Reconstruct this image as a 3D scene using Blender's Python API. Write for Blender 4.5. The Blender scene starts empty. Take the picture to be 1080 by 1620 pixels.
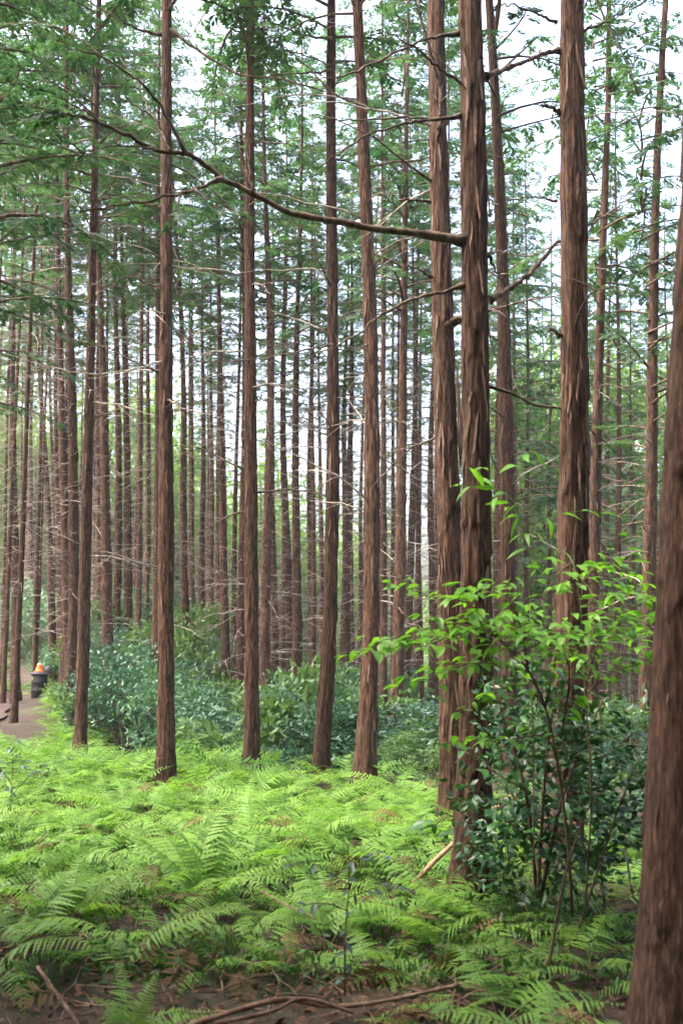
import bpy, math, random
import numpy as np
from mathutils import Matrix, Vector

random.seed(7)
rng = np.random.default_rng(7)
S = bpy.context.scene
COL = S.collection
R = math.radians

# ------------------------------------------------------------------ camera
F, CX, CY, HZ = 1575.0, 540.0, 810.0, 1000.0      # focal length and principal point in photo pixels, horizon row
EYE = 1.8
PITCH = math.atan((HZ - CY) / F)
cd = bpy.data.cameras.new('camera')
cam = bpy.data.objects.new('camera', cd)
COL.objects.link(cam)
cam.location = (0, 0, EYE)
cam.rotation_euler = (math.pi / 2 + PITCH, 0, 0)
cd.sensor_fit = 'VERTICAL'
cd.sensor_height = 36.0
cd.lens = 35.0
cd.clip_end = 3000
cd.dof.use_dof = True
cd.dof.focus_distance = 11.0
cd.dof.aperture_fstop = 2.6
S.camera = cam

# ------------------------------------------------------------------ sky, sun, exposure
SUN_EL, SUN_AZ = R(60), R(-100)                   # azimuth from +Y towards +X
w = bpy.data.worlds.new('World')
S.world = w
w.use_nodes = True
nt = w.node_tree
bg = nt.nodes['Background']
sky = nt.nodes.new('ShaderNodeTexSky')
sky.sky_type = 'NISHITA'
sky.sun_disc = False
sky.sun_elevation = SUN_EL
sky.sun_rotation = SUN_AZ
sky.air_density = 1.0
sky.dust_density = 9.0
sky.ozone_density = 0.6
nt.links.new(sky.outputs[0], bg.inputs[0])
bg.inputs[1].default_value = 0.15
sl = bpy.data.lights.new('sun', 'SUN')
sl.energy = 1.0
sl.angle = R(45)
sl.color = (1.0, 0.98, 0.95)
sun = bpy.data.objects.new('sun', sl)
COL.objects.link(sun)
sd = Vector((math.sin(SUN_AZ) * math.cos(SUN_EL), math.cos(SUN_AZ) * math.cos(SUN_EL), math.sin(SUN_EL)))
sun.rotation_euler = sd.to_track_quat('Z', 'Y').to_euler()
sun.location = (0, 0, 60)
S.view_settings.view_transform = 'Standard'
S.view_settings.look = 'None'
S.view_settings.gamma = 1
S.view_settings.use_curve_mapping = False
S.view_settings.exposure = 3.05
S.cycles.max_bounces = 8
S.cycles.diffuse_bounces = 4
S.cycles.transmission_bounces = 6
S.cycles.volume_bounces = 0

# ------------------------------------------------------------------ helpers
def at(px, py, Y):
    """world point on the plane at distance Y seen at photo pixel (px, py)"""
    u, v = (px - CX) / F, (CY - py) / F
    dx, dy, dz = u, math.cos(PITCH) - v * math.sin(PITCH), math.sin(PITCH) + v * math.cos(PITCH)
    t = Y / dy
    return Vector((dx * t, Y, EYE + dz * t))

def sst(a, b, x):
    t = np.clip((np.asarray(x, float) - a) / (b - a), 0, 1)
    return t * t * (3 - 2 * t)

def ground_z(x, y):
    x = np.asarray(x, float); y = np.asarray(y, float)
    right = sst(-6.5, -1.5, x)
    z = -1.55 * sst(12.8, 19, y) * right                       # bank drops beyond the ferns
    z = z - 0.25 * sst(13, 24, y) * (1 - right)
    z = z + 1.7 * np.exp(-((x + 6.0) / 1.8) ** 2 - ((y - 33) / 6.0) ** 2)
    z = z + 2.2 * sst(35, 50, y) * (1 - sst(-14, -4, x))
    z = z - 0.34 * np.clip(y - 43, 0, 75) * sst(-16, -4, x)    # the slope falls away behind
    z = z - 0.20 * np.clip(y - 60, 0, 60) * (1 - sst(-16, -4, x))
    z = z - 0.55 * sst(2.5, 9, x) * sst(6, 20, y)
    z = z + 0.05 * np.sin(x * 2.1 + 1.3) * np.sin(y * 1.7) + 0.02 * np.sin(x * 2.7 + y * 1.9)
    return z

def gz(x, y):
    return float(ground_z(x, y))

def make_mesh(name, V, T, mats, tint=None, smooth=True, midx=None):
    me = bpy.data.meshes.new(name)
    V = np.ascontiguousarray(V, dtype=np.float32); T = np.ascontiguousarray(T, dtype=np.int32)
    me.vertices.add(len(V)); me.vertices.foreach_set('co', V.ravel())
    me.loops.add(T.size); me.loops.foreach_set('vertex_index', T.ravel())
    me.polygons.add(len(T)); me.polygons.foreach_set('loop_start', np.arange(0, T.size, 3, dtype=np.int32))
    if smooth:
        me.polygons.foreach_set('use_smooth', np.ones(len(T), dtype=bool))
    for m in (mats if isinstance(mats, (list, tuple)) else [mats]):
        me.materials.append(m)
    if midx is not None:
        me.polygons.foreach_set('material_index', np.ascontiguousarray(midx, dtype=np.int32))
    if tint is not None:
        a = me.attributes.new('tint', 'FLOAT', 'POINT')
        a.data.foreach_set('value', np.ascontiguousarray(tint, dtype=np.float32))
    me.update(calc_edges=True)
    return me

class MB:
    """collects triangles with a material index and a tint per vertex"""
    def __init__(s): s.V, s.T, s.M, s.C, s.n = [], [], [], [], 0
    def add(s, V, T, m=0, tint=0.5):
        V = np.asarray(V, float); T = np.asarray(T, int)
        if len(V) == 0: return
        s.V.append(V); s.T.append(T + s.n); s.M.append(np.full(len(T), m))
        s.C.append(np.broadcast_to(np.asarray(tint, float), (len(V),)))
        s.n += len(V)
    def mesh(s, name, mats, smooth=True):
        return make_mesh(name, np.concatenate(s.V), np.concatenate(s.T), mats, np.concatenate(s.C), smooth, np.concatenate(s.M))

def link(name, data, parent=None, mw=None, **props):
    o = bpy.data.objects.new(name, data)
    COL.objects.link(o)
    if parent is not None: o.parent = parent
    if mw is not None: o.matrix_basis = mw
    for k, v in props.items():
        if v is not None: o[k] = v
    return o

def empty(name, mw, label, category, group=None):
    o = link(name, None, None, mw, label=label, category=category, group=group)
    o.empty_display_size = 0.2
    return o

def tube(P, rad, seg=5, cap=True):
    P = np.asarray(P, float); n = len(P)
    rad = np.broadcast_to(np.asarray(rad, float), (n,))
    Tn = np.gradient(P, axis=0); Tn /= np.linalg.norm(Tn, axis=1, keepdims=True) + 1e-9
    ref = np.array([0, 0, 1.0]) if abs(Tn[:, 2]).mean() < 0.8 else np.array([1.0, 0, 0])
    A = np.cross(Tn, ref); A /= np.linalg.norm(A, axis=1, keepdims=True) + 1e-9
    B = np.cross(Tn, A)
    th = np.linspace(0, 2 * np.pi, seg, endpoint=False)
    V = (P[:, None] + rad[:, None, None] * (np.cos(th)[None, :, None] * A[:, None] + np.sin(th)[None, :, None] * B[:, None])).reshape(-1, 3)
    i = np.arange(n - 1)[:, None] * seg; j = np.arange(seg)[None]; k = (j + 1) % seg
    a, b, c, d = i + j, i + k, i + seg + k, i + seg + j
    T = np.concatenate([np.stack([a, b, c], -1).reshape(-1, 3), np.stack([a, c, d], -1).reshape(-1, 3)])
    if cap:
        V = np.concatenate([V, P[:1], P[-1:]])
        q = len(V)
        jj = np.arange(seg); kk = (jj + 1) % seg
        T = np.concatenate([T, np.stack([kk, jj, np.full(seg, q - 2)], -1),
                            np.stack([(n - 1) * seg + jj, (n - 1) * seg + kk, np.full(seg, q - 1)], -1)])
    return V, T

def smooth_path(P, n):
    """Catmull-Rom through the points"""
    P = np.asarray(P, float)
    Q = np.concatenate([2 * P[:1] - P[1:2], P, 2 * P[-1:] - P[-2:-1]])
    t = np.linspace(0, len(P) - 1 - 1e-6, n); i = t.astype(int); f = (t - i)[:, None]
    a, b, c, d = Q[i], Q[i + 1], Q[i + 2], Q[i + 3]
    return 0.5 * (2 * b + (c - a) * f + (2 * a - 5 * b + 4 * c - d) * f ** 2 + (3 * b - a - 3 * c + d) * f ** 3)

def lathe(prof, seg=24):
    prof = np.asarray(prof, float)
    th = np.linspace(0, 2 * np.pi, seg, endpoint=False)
    V = np.stack([prof[:, None, 0] * np.cos(th), prof[:, None, 0] * np.sin(th), np.repeat(prof[:, 1:2], seg, 1)], -1).reshape(-1, 3)
    n = len(prof); i = np.arange(n - 1)[:, None] * seg; j = np.arange(seg)[None]; k = (j + 1) % seg
    a, b, c, d = i + j, i + k, i + seg + k, i + seg + j
    return V, np.concatenate([np.stack([a, b, c], -1).reshape(-1, 3), np.stack([a, c, d], -1).reshape(-1, 3)])

def vnoise(u, v, seed, pu=None):
    """2-D value noise, periodic with pu cells along u"""
    g = np.random.default_rng(seed).random((64, 256))
    iu = np.floor(u).astype(int); iv = np.floor(v).astype(int)
    fu = u - iu; fv = v - iv
    fu = fu * fu * (3 - 2 * fu); fv = fv * fv * (3 - 2 * fv)
    p = pu or 64
    i0, i1 = np.mod(iu, p) % 64, np.mod(iu + 1, p) % 64
    j0, j1 = np.mod(iv, 256), np.mod(iv + 1, 256)
    return (g[i0, j0] * (1 - fu) + g[i1, j0] * fu) * (1 - fv) + (g[i0, j1] * (1 - fu) + g[i1, j1] * fu) * fv

def norm(a):
    a = np.asarray(a, float)
    return a / (np.linalg.norm(a, axis=-1, keepdims=True) + 1e-9)

def blades(P, D, N, L, W):
    """diamond leaflets from base P along D, normal N -> V, T (two triangles each)"""
    P, D, N = np.asarray(P, float), norm(D), np.asarray(N, float)
    Sd = norm(np.cross(D, N)); N = np.cross(Sd, D)
    L = np.broadcast_to(np.asarray(L, float), (len(P),))[:, None]; W = np.broadcast_to(np.asarray(W, float), (len(P),))[:, None]
    mid = P + D * L * 0.45
    V = np.stack([P, mid + Sd * W * 0.5 - N * W * 0.12, P + D * L, mid - Sd * W * 0.5 - N * W * 0.12], 1).reshape(-1, 3)
    b = np.arange(len(P))[:, None] * 4
    T = np.concatenate([b + np.array([[0, 1, 2]]), b + np.array([[0, 2, 3]])])
    return V, T

# ------------------------------------------------------------------ materials
def new_mat(name):
    m = bpy.data.materials.new(name); m.use_nodes = True
    n = m.node_tree.nodes; l = m.node_tree.links
    p = n['Principled BSDF']
    return m, n, l, p

def leaf_mat(name, ca, cb, rough=0.5, trans=0.35, spec=0.4, cc=None, tcol=(1.25, 1.35, 0.6)):
    m, n, l, p = new_mat(name)
    a = n.new('ShaderNodeAttribute'); a.attribute_name = 'tint'
    oi = n.new('ShaderNodeObjectInfo')
    ad = n.new('ShaderNodeMath'); ad.operation = 'MULTIPLY_ADD'
    l.new(oi.outputs['Random'], ad.inputs[0]); ad.inputs[1].default_value = 0.35
    l.new(a.outputs['Fac'], ad.inputs[2])
    ra = n.new('ShaderNodeValToRGB')
    ra.color_ramp.elements[0].position = 0.1; ra.color_ramp.elements[0].color = (*ca, 1)
    ra.color_ramp.elements[1].position = 1.05 if cc is None else 0.95; ra.color_ramp.elements[1].color = (*cb, 1)
    if cc is not None:
        e = ra.color_ramp.elements.new(1.0); e.color = (*cc, 1)
    l.new(ad.outputs[0], ra.inputs[0])
    l.new(ra.outputs[0], p.inputs['Base Color'])
    p.inputs['Roughness'].default_value = rough
    p.inputs['Specular IOR Level'].default_value = spec
    tr = n.new('ShaderNodeBsdfTranslucent')
    mu = n.new('ShaderNodeMixRGB'); mu.blend_type = 'MULTIPLY'; mu.inputs[0].default_value = 1
    l.new(ra.outputs[0], mu.inputs[1]); mu.inputs[2].default_value = (*tcol, 1)
    l.new(mu.outputs[0], tr.inputs[0])
    mx = n.new('ShaderNodeMixShader'); mx.inputs[0].default_value = trans
    l.new(p.outputs[0], mx.inputs[1]); l.new(tr.outputs[0], mx.inputs[2])
    l.new(mx.outputs[0], n['Material Output'].inputs[0])
    return m

def bark_mat(name, dark, mid, light, sx=16.0, sz=1.6, bump=0.6):
    m, n, l, p = new_mat(name)
    tc = n.new('ShaderNodeTexCoord')
    mp = n.new('ShaderNodeMapping'); mp.inputs['Scale'].default_value = (sx, sx, sz)
    l.new(tc.outputs['Object'], mp.inputs[0])
    oi = n.new('ShaderNodeObjectInfo')
    off = n.new('ShaderNodeVectorMath'); off.operation = 'ADD'
    cmb = n.new('ShaderNodeCombineXYZ')
    mr = n.new('ShaderNodeMath'); mr.operation = 'MULTIPLY'; mr.inputs[1].default_value = 37.0
    l.new(oi.outputs['Random'], mr.inputs[0]); l.new(mr.outputs[0], cmb.inputs[2]); l.new(mr.outputs[0], cmb.inputs[0])
    l.new(mp.outputs[0], off.inputs[0]); l.new(cmb.outputs[0], off.inputs[1])
    no = n.new('ShaderNodeTexNoise'); no.inputs['Scale'].default_value = 1.0; no.inputs['Detail'].default_value = 7
    no.inputs['Roughness'].default_value = 0.65; no.inputs['Distortion'].default_value = 0.6
    l.new(off.outputs[0], no.inputs['Vector'])
    ra = n.new('ShaderNodeValToRGB')
    e = ra.color_ramp.elements
    e[0].position = 0.33; e[0].color = (*dark, 1)
    e[1].position = 0.72; e[1].color = (*light, 1)
    q = e.new(0.5); q.color = (*mid, 1)
    l.new(no.outputs['Fac'], ra.inputs[0])
    # broad patches: grey weathered bark and redder fresh bark, a little moss tone
    n2 = n.new('ShaderNodeTexNoise'); n2.inputs['Scale'].default_value = 2.3; n2.inputs['Detail'].default_value = 4
    l.new(tc.outputs['Object'], n2.inputs['Vector'])
    mix = n.new('ShaderNodeMixRGB'); mix.blend_type = 'MULTIPLY'
    r2 = n.new('ShaderNodeValToRGB')
    r2.color_ramp.elements[0].position = 0.35; r2.color_ramp.elements[0].color = (0.82, 0.86, 0.80, 1)
    r2.color_ramp.elements[1].position = 0.68; r2.color_ramp.elements[1].color = (1.12, 1.0, 0.95, 1)
    l.new(n2.outputs['Fac'], r2.inputs[0])
    mix.inputs[0].default_value = 0.9
    mp3 = n.new('ShaderNodeMapping'); mp3.inputs['Scale'].default_value = (sx * .42, sx * .42, sx * .10)
    l.new(off.outputs[0], mp3.inputs[0]) if False else l.new(tc.outputs['Object'], mp3.inputs[0])
    n3 = n.new('ShaderNodeTexNoise'); n3.inputs['Scale'].default_value = 1.0; n3.inputs['Detail'].default_value = 6; n3.inputs['Distortion'].default_value = 1.2
    l.new(mp3.outputs[0], n3.inputs['Vector'])
    r3 = n.new('ShaderNodeValToRGB')
    r3.color_ramp.elements[0].position = 0.38; r3.color_ramp.elements[0].color = (0.58, 0.55, 0.53, 1)
    r3.color_ramp.elements[1].position = 0.56; r3.color_ramp.elements[1].color = (1.15, 1.15, 1.15, 1)
    l.new(n3.outputs['Fac'], r3.inputs[0])
    mixb = n.new('ShaderNodeMixRGB'); mixb.blend_type = 'MULTIPLY'; mixb.inputs[0].default_value = 1.0
    l.new(ra.outputs[0], mixb.inputs[1]); l.new(r3.outputs[0], mixb.inputs[2])
    l.new(mixb.outputs[0], mix.inputs[1]); l.new(r2.outputs[0], mix.inputs[2])
    # tone per tree
    hs = n.new('ShaderNodeHueSaturation')
    mv = n.new('ShaderNodeMapRange'); mv.inputs['To Min'].default_value = 0.75; mv.inputs['To Max'].default_value = 1.25
    l.new(oi.outputs['Random'], mv.inputs[0]); l.new(mv.outputs[0], hs.inputs['Value'])
    l.new(mix.outputs[0], hs.inputs['Color'])
    l.new(hs.outputs[0], p.inputs['Base Color'])
    p.inputs['Roughness'].default_value = 0.92
    p.inputs['Specular IOR Level'].default_value = 0.2
    b = n.new('ShaderNodeBump'); b.inputs['Strength'].default_value = bump; b.inputs['Distance'].default_value = 0.02
    l.new(no.outputs['Fac'], b.inputs['Height']); l.new(b.outputs[0], p.inputs['Normal'])
    return m

def plain_mat(name, ca, cb, scale=6, rough=0.8, detail=4, bump=0.0):
    m, n, l, p = new_mat(name)
    tc = n.new('ShaderNodeTexCoord')
    no = n.new('ShaderNodeTexNoise'); no.inputs['Scale'].default_value = scale; no.inputs['Detail'].default_value = detail
    l.new(tc.outputs['Object'], no.inputs['Vector'])
    ra = n.new('ShaderNodeValToRGB')
    ra.color_ramp.elements[0].position = 0.35; ra.color_ramp.elements[0].color = (*ca, 1)
    ra.color_ramp.elements[1].position = 0.68; ra.color_ramp.elements[1].color = (*cb, 1)
    l.new(no.outputs['Fac'], ra.inputs[0]); l.new(ra.outputs[0], p.inputs['Base Color'])
    p.inputs['Roughness'].default_value = rough
    if bump:
        b = n.new('ShaderNodeBump'); b.inputs['Strength'].default_value = bump; b.inputs['Distance'].default_value = 0.03
        l.new(no.outputs['Fac'], b.inputs['Height']); l.new(b.outputs[0], p.inputs['Normal'])
    return m

M_BARK = bark_mat('cypress_bark', (0.023, 0.0125, 0.0085), (0.073, 0.041, 0.029), (0.165, 0.104, 0.077), 64, 5.0, 0.7)
M_STRIP = bark_mat('bark_strip', (0.05, 0.033, 0.025), (0.115, 0.078, 0.062), (0.22, 0.16, 0.13), 40, 3, 0.3)
M_LIMB = bark_mat('limb_bark', (0.045, 0.03, 0.024), (0.12, 0.085, 0.068), (0.22, 0.17, 0.14), 20, 20, 0.2)
M_DEAD = bark_mat('dead_wood', (0.17, 0.145, 0.13), (0.31, 0.265, 0.24), (0.45, 0.40, 0.37), 20, 20, 0.2)
M_CROWN = leaf_mat('cypress_foliage', (0.022, 0.066, 0.040), (0.076, 0.146, 0.060), 0.5, 0.40, 0.35, tcol=(1.15, 1.3, .75))
M_FERN = leaf_mat('fern_green', (0.042, 0.140, 0.024), (0.205, 0.37, 0.062), 0.5, 0.42, 0.3, tcol=(1.25, 1.3, 0.7))
M_FERN_DEAD = leaf_mat('withered_fern', (0.06, 0.036, 0.016), (0.15, 0.10, 0.045), 0.8, 0.2, 0.2, tcol=(1.1, 1.0, 0.8))
M_STALK = leaf_mat('fern_stalk', (0.07, 0.11, 0.03), (0.14, 0.16, 0.05), 0.6, 0.0, 0.3)
M_SHRUB = leaf_mat('shrub_leaf', (0.026, 0.082, 0.050), (0.115, 0.225, 0.115), 0.42, 0.28, 0.4)
M_BRIGHT = leaf_mat('fresh_leaf', (0.075, 0.22, 0.022), (0.19, 0.40, 0.035), 0.42, 0.45, 0.45)
M_DARKLEAF = leaf_mat('glossy_dark_leaf', (0.012, 0.048, 0.018), (0.04, 0.13, 0.032), 0.35, 0.15, 0.45)
M_BLUELEAF = leaf_mat('bluish_leaf', (0.03, 0.075, 0.06), (0.07, 0.13, 0.10), 0.35, 0.2, 0.6)
M_HERB = leaf_mat('low_herb', (0.025, 0.075, 0.016), (0.075, 0.17, 0.034), 0.5, 0.3, 0.3)
M_LITTER = leaf_mat('leaf_litter', (0.03, 0.015, 0.010), (0.19, 0.10, 0.06), 0.8, 0.05, 0.2, tcol=(1.1, 1.0, 0.8))
M_TWIG = bark_mat('twig', (0.09, 0.055, 0.04), (0.20, 0.135, 0.10), (0.34, 0.26, 0.2), 12, 12, 0.2)
M_FALLEN = bark_mat('fallen_wood', (0.16, 0.09, 0.06), (0.34, 0.21, 0.14), (0.5, 0.36, 0.27), 14, 14, 0.3)
M_STEM = bark_mat('shrub_stem', (0.05, 0.035, 0.025), (0.13, 0.095, 0.065), (0.24, 0.19, 0.14), 25, 6, 0.2)

# ------------------------------------------------------------------ ground and path
mg, n, l, p = new_mat('forest_floor')
tc = n.new('ShaderNodeTexCoord')
na = n.new('ShaderNodeTexNoise'); na.inputs['Scale'].default_value = 9; na.inputs['Detail'].default_value = 8; na.inputs['Roughness'].default_value = 0.7
nb = n.new('ShaderNodeTexNoise'); nb.inputs['Scale'].default_value = 0.7; nb.inputs['Detail'].default_value = 4
l.new(tc.outputs['Object'], na.inputs[0]); l.new(tc.outputs['Object'], nb.inputs[0])
r1 = n.new('ShaderNodeValToRGB'); r1.color_ramp.elements[0].position = 0.35; r1.color_ramp.elements[0].color = (0.014, 0.008, 0.006, 1)
r1.color_ramp.elements[1].position = 0.7; r1.color_ramp.elements[1].color = (0.085, 0.048, 0.032, 1)
l.new(na.outputs['Fac'], r1.inputs[0])
r2 = n.new('ShaderNodeValToRGB'); r2.color_ramp.elements[0].position = 0.45; r2.color_ramp.elements[0].color = (0, 0, 0, 1)
r2.color_ramp.elements[1].position = 0.65; r2.color_ramp.elements[1].color = (0.55, 0.55, 0.55, 1)
l.new(nb.outputs['Fac'], r2.inputs[0])
mx = n.new('ShaderNodeMixRGB'); l.new(r2.outputs[0], mx.inputs[0]); l.new(r1.outputs[0], mx.inputs[1]); mx.inputs[2].default_value = (0.045, 0.075, 0.025, 1)
l.new(mx.outputs[0], p.inputs['Base Color']); p.inputs['Roughness'].default_value = 0.95
bp = n.new('ShaderNodeBump'); bp.inputs['Strength'].default_value = 0.9; bp.inputs['Distance'].default_value = 0.05
l.new(na.outputs['Fac'], bp.inputs['Height']); l.new(bp.outputs[0], p.inputs['Normal'])

gx = np.concatenate([[-900, -500, -250, -129, -80], np.arange(-55, 55.1, 0.5), [80, 120, 250, 500, 900]])
gy = np.concatenate([[-300, -120, -50, -25], np.arange(-14, 80.1, 0.5), np.arange(84, 130, 5), [150, 200, 300, 500, 900, 1600]])
X, Y = np.meshgrid(gx, gy)
Z = ground_z(X, Y)
nx, ny = len(gx), len(gy)
i = np.arange(ny - 1)[:, None] * nx + np.arange(nx - 1)[None]
T = np.concatenate([np.stack([i, i + 1, i + nx + 1], -1).reshape(-1, 3), np.stack([i, i + nx + 1, i + nx], -1).reshape(-1, 3)])
link('ground', make_mesh('ground', np.stack([X, Y, Z], -1).reshape(-1, 3), T, mg), kind='structure')

M_PATH = plain_mat('bare_earth', (0.028, 0.014, 0.009), (0.066, 0.035, 0.024), 5, 0.95, 8, 0.5)
pc = smooth_path([(-7.0, 10, 0), (-7.3, 17, 0), (-8.6, 24, 0), (-11.2, 32, 0), (-15.5, 41, 0), (-20, 52, 0)], 90)
tg = norm(np.gradient(pc, axis=0)); sd_ = np.stack([tg[:, 1], -tg[:, 0], tg[:, 2] * 0], -1)
cols = np.linspace(-.75, .6, 9)
V = pc[:, None] + sd_[:, None] * (cols[None, :, None] * (1 + 0.12 * np.sin(np.arange(90) * 1.3))[:, None, None])
V[..., 2] = ground_z(V[..., 0], V[..., 1]) + 0.07
i = np.arange(89)[:, None] * 9 + np.arange(8)[None]
T = np.concatenate([np.stack([i, i + 10, i + 1], -1).reshape(-1, 3), np.stack([i, i + 9, i + 10], -1).reshape(-1, 3)])
link('path', make_mesh('path', V.reshape(-1, 3), T, M_PATH), kind='structure')

# ------------------------------------------------------------------ trees: shared meshes
def trunk_geo(center, radius, rows, seg, seed, rough=1.0, flare=0.65, fh=0.28):
    """center(z)->(x,y), radius(z); shaggy bark in vertical ridges that lift at their lower ends"""
    z = rows[:, None]; th = np.linspace(0, 2 * np.pi, seg, endpoint=False)[None]
    c = th / (2 * np.pi)
    warp = 0.6 * vnoise(c * 6, z * 0.7, seed + 1, 6)
    n1 = vnoise(c * 9 + 0 * z, z * 0.8, seed + 2, 9)
    n2 = vnoise(c * 22 + 0 * z, z * 2.2 + warp, seed + 3, 22)
    n3 = vnoise(c * 44 + 0 * z, z * 7.0, seed + 4, 44)
    fl = vnoise(np.floor(c * 18) + 0.5 + 0 * z, z * 0 + 3.5, seed + 5, 18)
    saw = 1 - np.mod(z * (1.6 + 0 * c) + fl * 5 + 0.4 * warp, 1.0)
    patch = (vnoise(c * 7 + 0 * z, z * 1.6, seed + 6, 7) > 0.5)
    n4 = vnoise(c * 60 + 0 * z, z * 5.0 + warp, seed + 9, 60)
    disp = 0.0085 * (n1 - 0.5) + 0.011 * (n2 - 0.5) + 0.006 * (n3 - 0.5) + 0.007 * (n4 - .5) + 0.013 * saw ** 2 * patch
    r = radius(z) * (1 + 0.07 * (vnoise(c * 3 + 0 * z, z * 0.35, seed + 7, 3) - 0.5))
    if flare:
        r = r * (1 + flare * np.exp(-np.clip(z, 0, None) / fh) * (0.65 + 0.7 * vnoise(c * 6 + 0 * z, z * 0, seed + 8, 6)))
    r = r + rough * disp * np.clip(radius(z) / 0.09, 0.25, 1.6)
    cx, cy = center(rows)
    V = np.stack([cx[:, None] + r * np.cos(th), cy[:, None] + r * np.sin(th), z + 0 * th], -1).reshape(-1, 3)
    nrow = len(rows); i = np.arange(nrow - 1)[:, None] * seg; j = np.arange(seg)[None]; k = (j + 1) % seg
    a, b, c_, d = i + j, i + k, i + seg + k, i + seg + j
    return V, np.concatenate([np.stack([a, b, c_], -1).reshape(-1, 3), np.stack([a, c_, d], -1).reshape(-1, 3)])

H0, D0 = 21.0, 0.20
def taper(z, D):
    return 0.5 * D * np.clip(1.06 - np.clip(z, 0, None) / H0 * 0.98, 0.05, None)

TRUNKS_MID, TRUNKS_FAR = [], []
for k in range(5):
    a1, a2, p1, p2 = rng.normal(0, 0.05), rng.normal(0, 0.035), rng.random() * 6, rng.random() * 6
    cen = lambda z, a1=a1, a2=a2, p1=p1, p2=p2: (a1 * np.sin(z * 0.42 + p1) - a1 * np.sin(p1), a2 * np.sin(z * 0.5 + p2) - a2 * np.sin(p2))
    V, T = trunk_geo(cen, lambda z: taper(z, D0), np.concatenate([np.arange(-0.5, 12, 0.11), np.arange(12, 21.1, 0.6)]), 18, 100 + 20 * k, 1.5)
    TRUNKS_MID.append(make_mesh('trunk', V, T, M_BARK))
    V, T = trunk_geo(cen, lambda z: taper(z, D0), np.concatenate([np.arange(-0.5, 15, 0.3), np.arange(15, 21.1, 1.0)]), 10, 300 + 20 * k, 1.5)
    TRUNKS_FAR.append(make_mesh('trunk', V, T, M_BARK))

def spray_blades(P, D, up, size, r):
    """a flat fan of scale-leaf fingers; returns arrays for blades()"""
    D = norm(D); Sd = norm(np.cross(D, up)); U = np.cross(Sd, D)
    ps, ds, ns, ls, ws = [], [], [], [], []
    nn = 8
    for q in range(nn):
        f = (q + 0.5) / nn
        base = P + D * size * f * 0.8 - U * size * 0.18 * f * f
        for s in (-1, 1):
            ang = r.uniform(0.6, 1.05)
            d = D * math.cos(ang) + Sd * s * math.sin(ang) - U * r.uniform(0.0, 0.3)
            ps.append(base); ds.append(d); ns.append(U + Sd * r.uniform(-.5, .5) + D * r.uniform(-.4, .4)); ls.append(size * (0.48 - 0.3 * f) * r.uniform(.7, 1.3)); ws.append(size * 0.115 * r.uniform(.7, 1.3))
    ps.append(P + D * size * 0.55); ds.append(D - U * 0.25); ns.append(U); ls.append(size * 0.55); ws.append(size * 0.16)
    return ps, ds, ns, ls, ws

def leafy_limb(mb, P, sizes, r, leaf_from=0.25, step=0.2, tint0=0.4, wood=1, leaf=0, rad=0.012):
    """a limb tube with flat sprays along both sides"""
    P = np.asarray(P, float)
    V, T = tube(P, np.linspace(rad, rad * 0.25, len(P)), 4, False)
    mb.add(V, T, wood, 0.5)
    seg = np.linalg.norm(np.diff(P, axis=0), axis=1); cum = np.concatenate([[0], np.cumsum(seg)]); Lt = cum[-1]
    A = [[], [], [], [], []]; tn = []
    s = leaf_from * Lt
    while s < Lt:
        pt = np.array([np.interp(s, cum, P[:, q]) for q in range(3)])
        tdir = norm(np.array([np.interp(min(s + .05, Lt), cum, P[:, q]) for q in range(3)]) - np.array([np.interp(max(s - .05, 0), cum, P[:, q]) for q in range(3)]))
        sd0 = norm(np.cross(tdir, [0, 0, 1.0]))
        for sgn in (-1, 1):
            if r.random() < 0.22: continue
            d = tdir * r.uniform(.3, .9) + sd0 * sgn * r.uniform(.5, 1.1) + np.array([0, 0, r.uniform(-.45, .1)])
            up = np.array([r.uniform(-.35, .35), r.uniform(-.35, .35), 1.0])
            o = spray_blades(pt, d, up, sizes * r.uniform(.65, 1.25) * (1.1 - 0.4 * s / Lt), r)
            tt = np.clip(tint0 + r.normal(0, 0.16), 0, 1)
            for a, b in zip(A, o): a.extend(b)
            tn.extend([tt] * len(o[0]))
        s += step * r.uniform(.7, 1.3)
    if A[0]:
        V, T = blades(np.array(A[0]), np.array(A[1]), np.array(A[2]), np.array(A[3]), np.array(A[4]))
        mb.add(V, T, leaf, np.repeat(np.array(tn) , 4))

def crown_mesh(seed, length=10.5, rmax=1.9, nbr=66, size=0.29, step=0.155, mat=None):
    r = np.random.default_rng(seed)
    mb = MB()
    for k in range(nbr):
        t = (k + r.random()) / nbr
        t = t ** 0.92
        reach = rmax * (0.35 + 0.65 * min(1, t / 0.12 + 0.35)) * (1 - t) ** 0.75 * r.uniform(.6, 1.15) + 0.15
        az = r.uniform(0, 2 * np.pi)
        rise = r.uniform(0.15, 0.55); droop = r.uniform(.25, .6)
        s = np.linspace(0, 1, 6)
        rad = reach * s; zz = t * length + reach * (rise * s - droop * s ** 2.2)
        azs = az + r.normal(0, .25) * s
        P = np.stack([rad * np.cos(azs), rad * np.sin(azs), zz], -1)
        leafy_limb(mb, P, size, r, 0.3 if t < .25 else 0.15, step, r.uniform(.25, .65), rad=0.009 + 0.008 * reach)
    return mb.mesh('crown', [mat or M_CROWN, M_LIMB], smooth=False)

CROWNS = [crown_mesh(40 + k) for k in range(6)]

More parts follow.
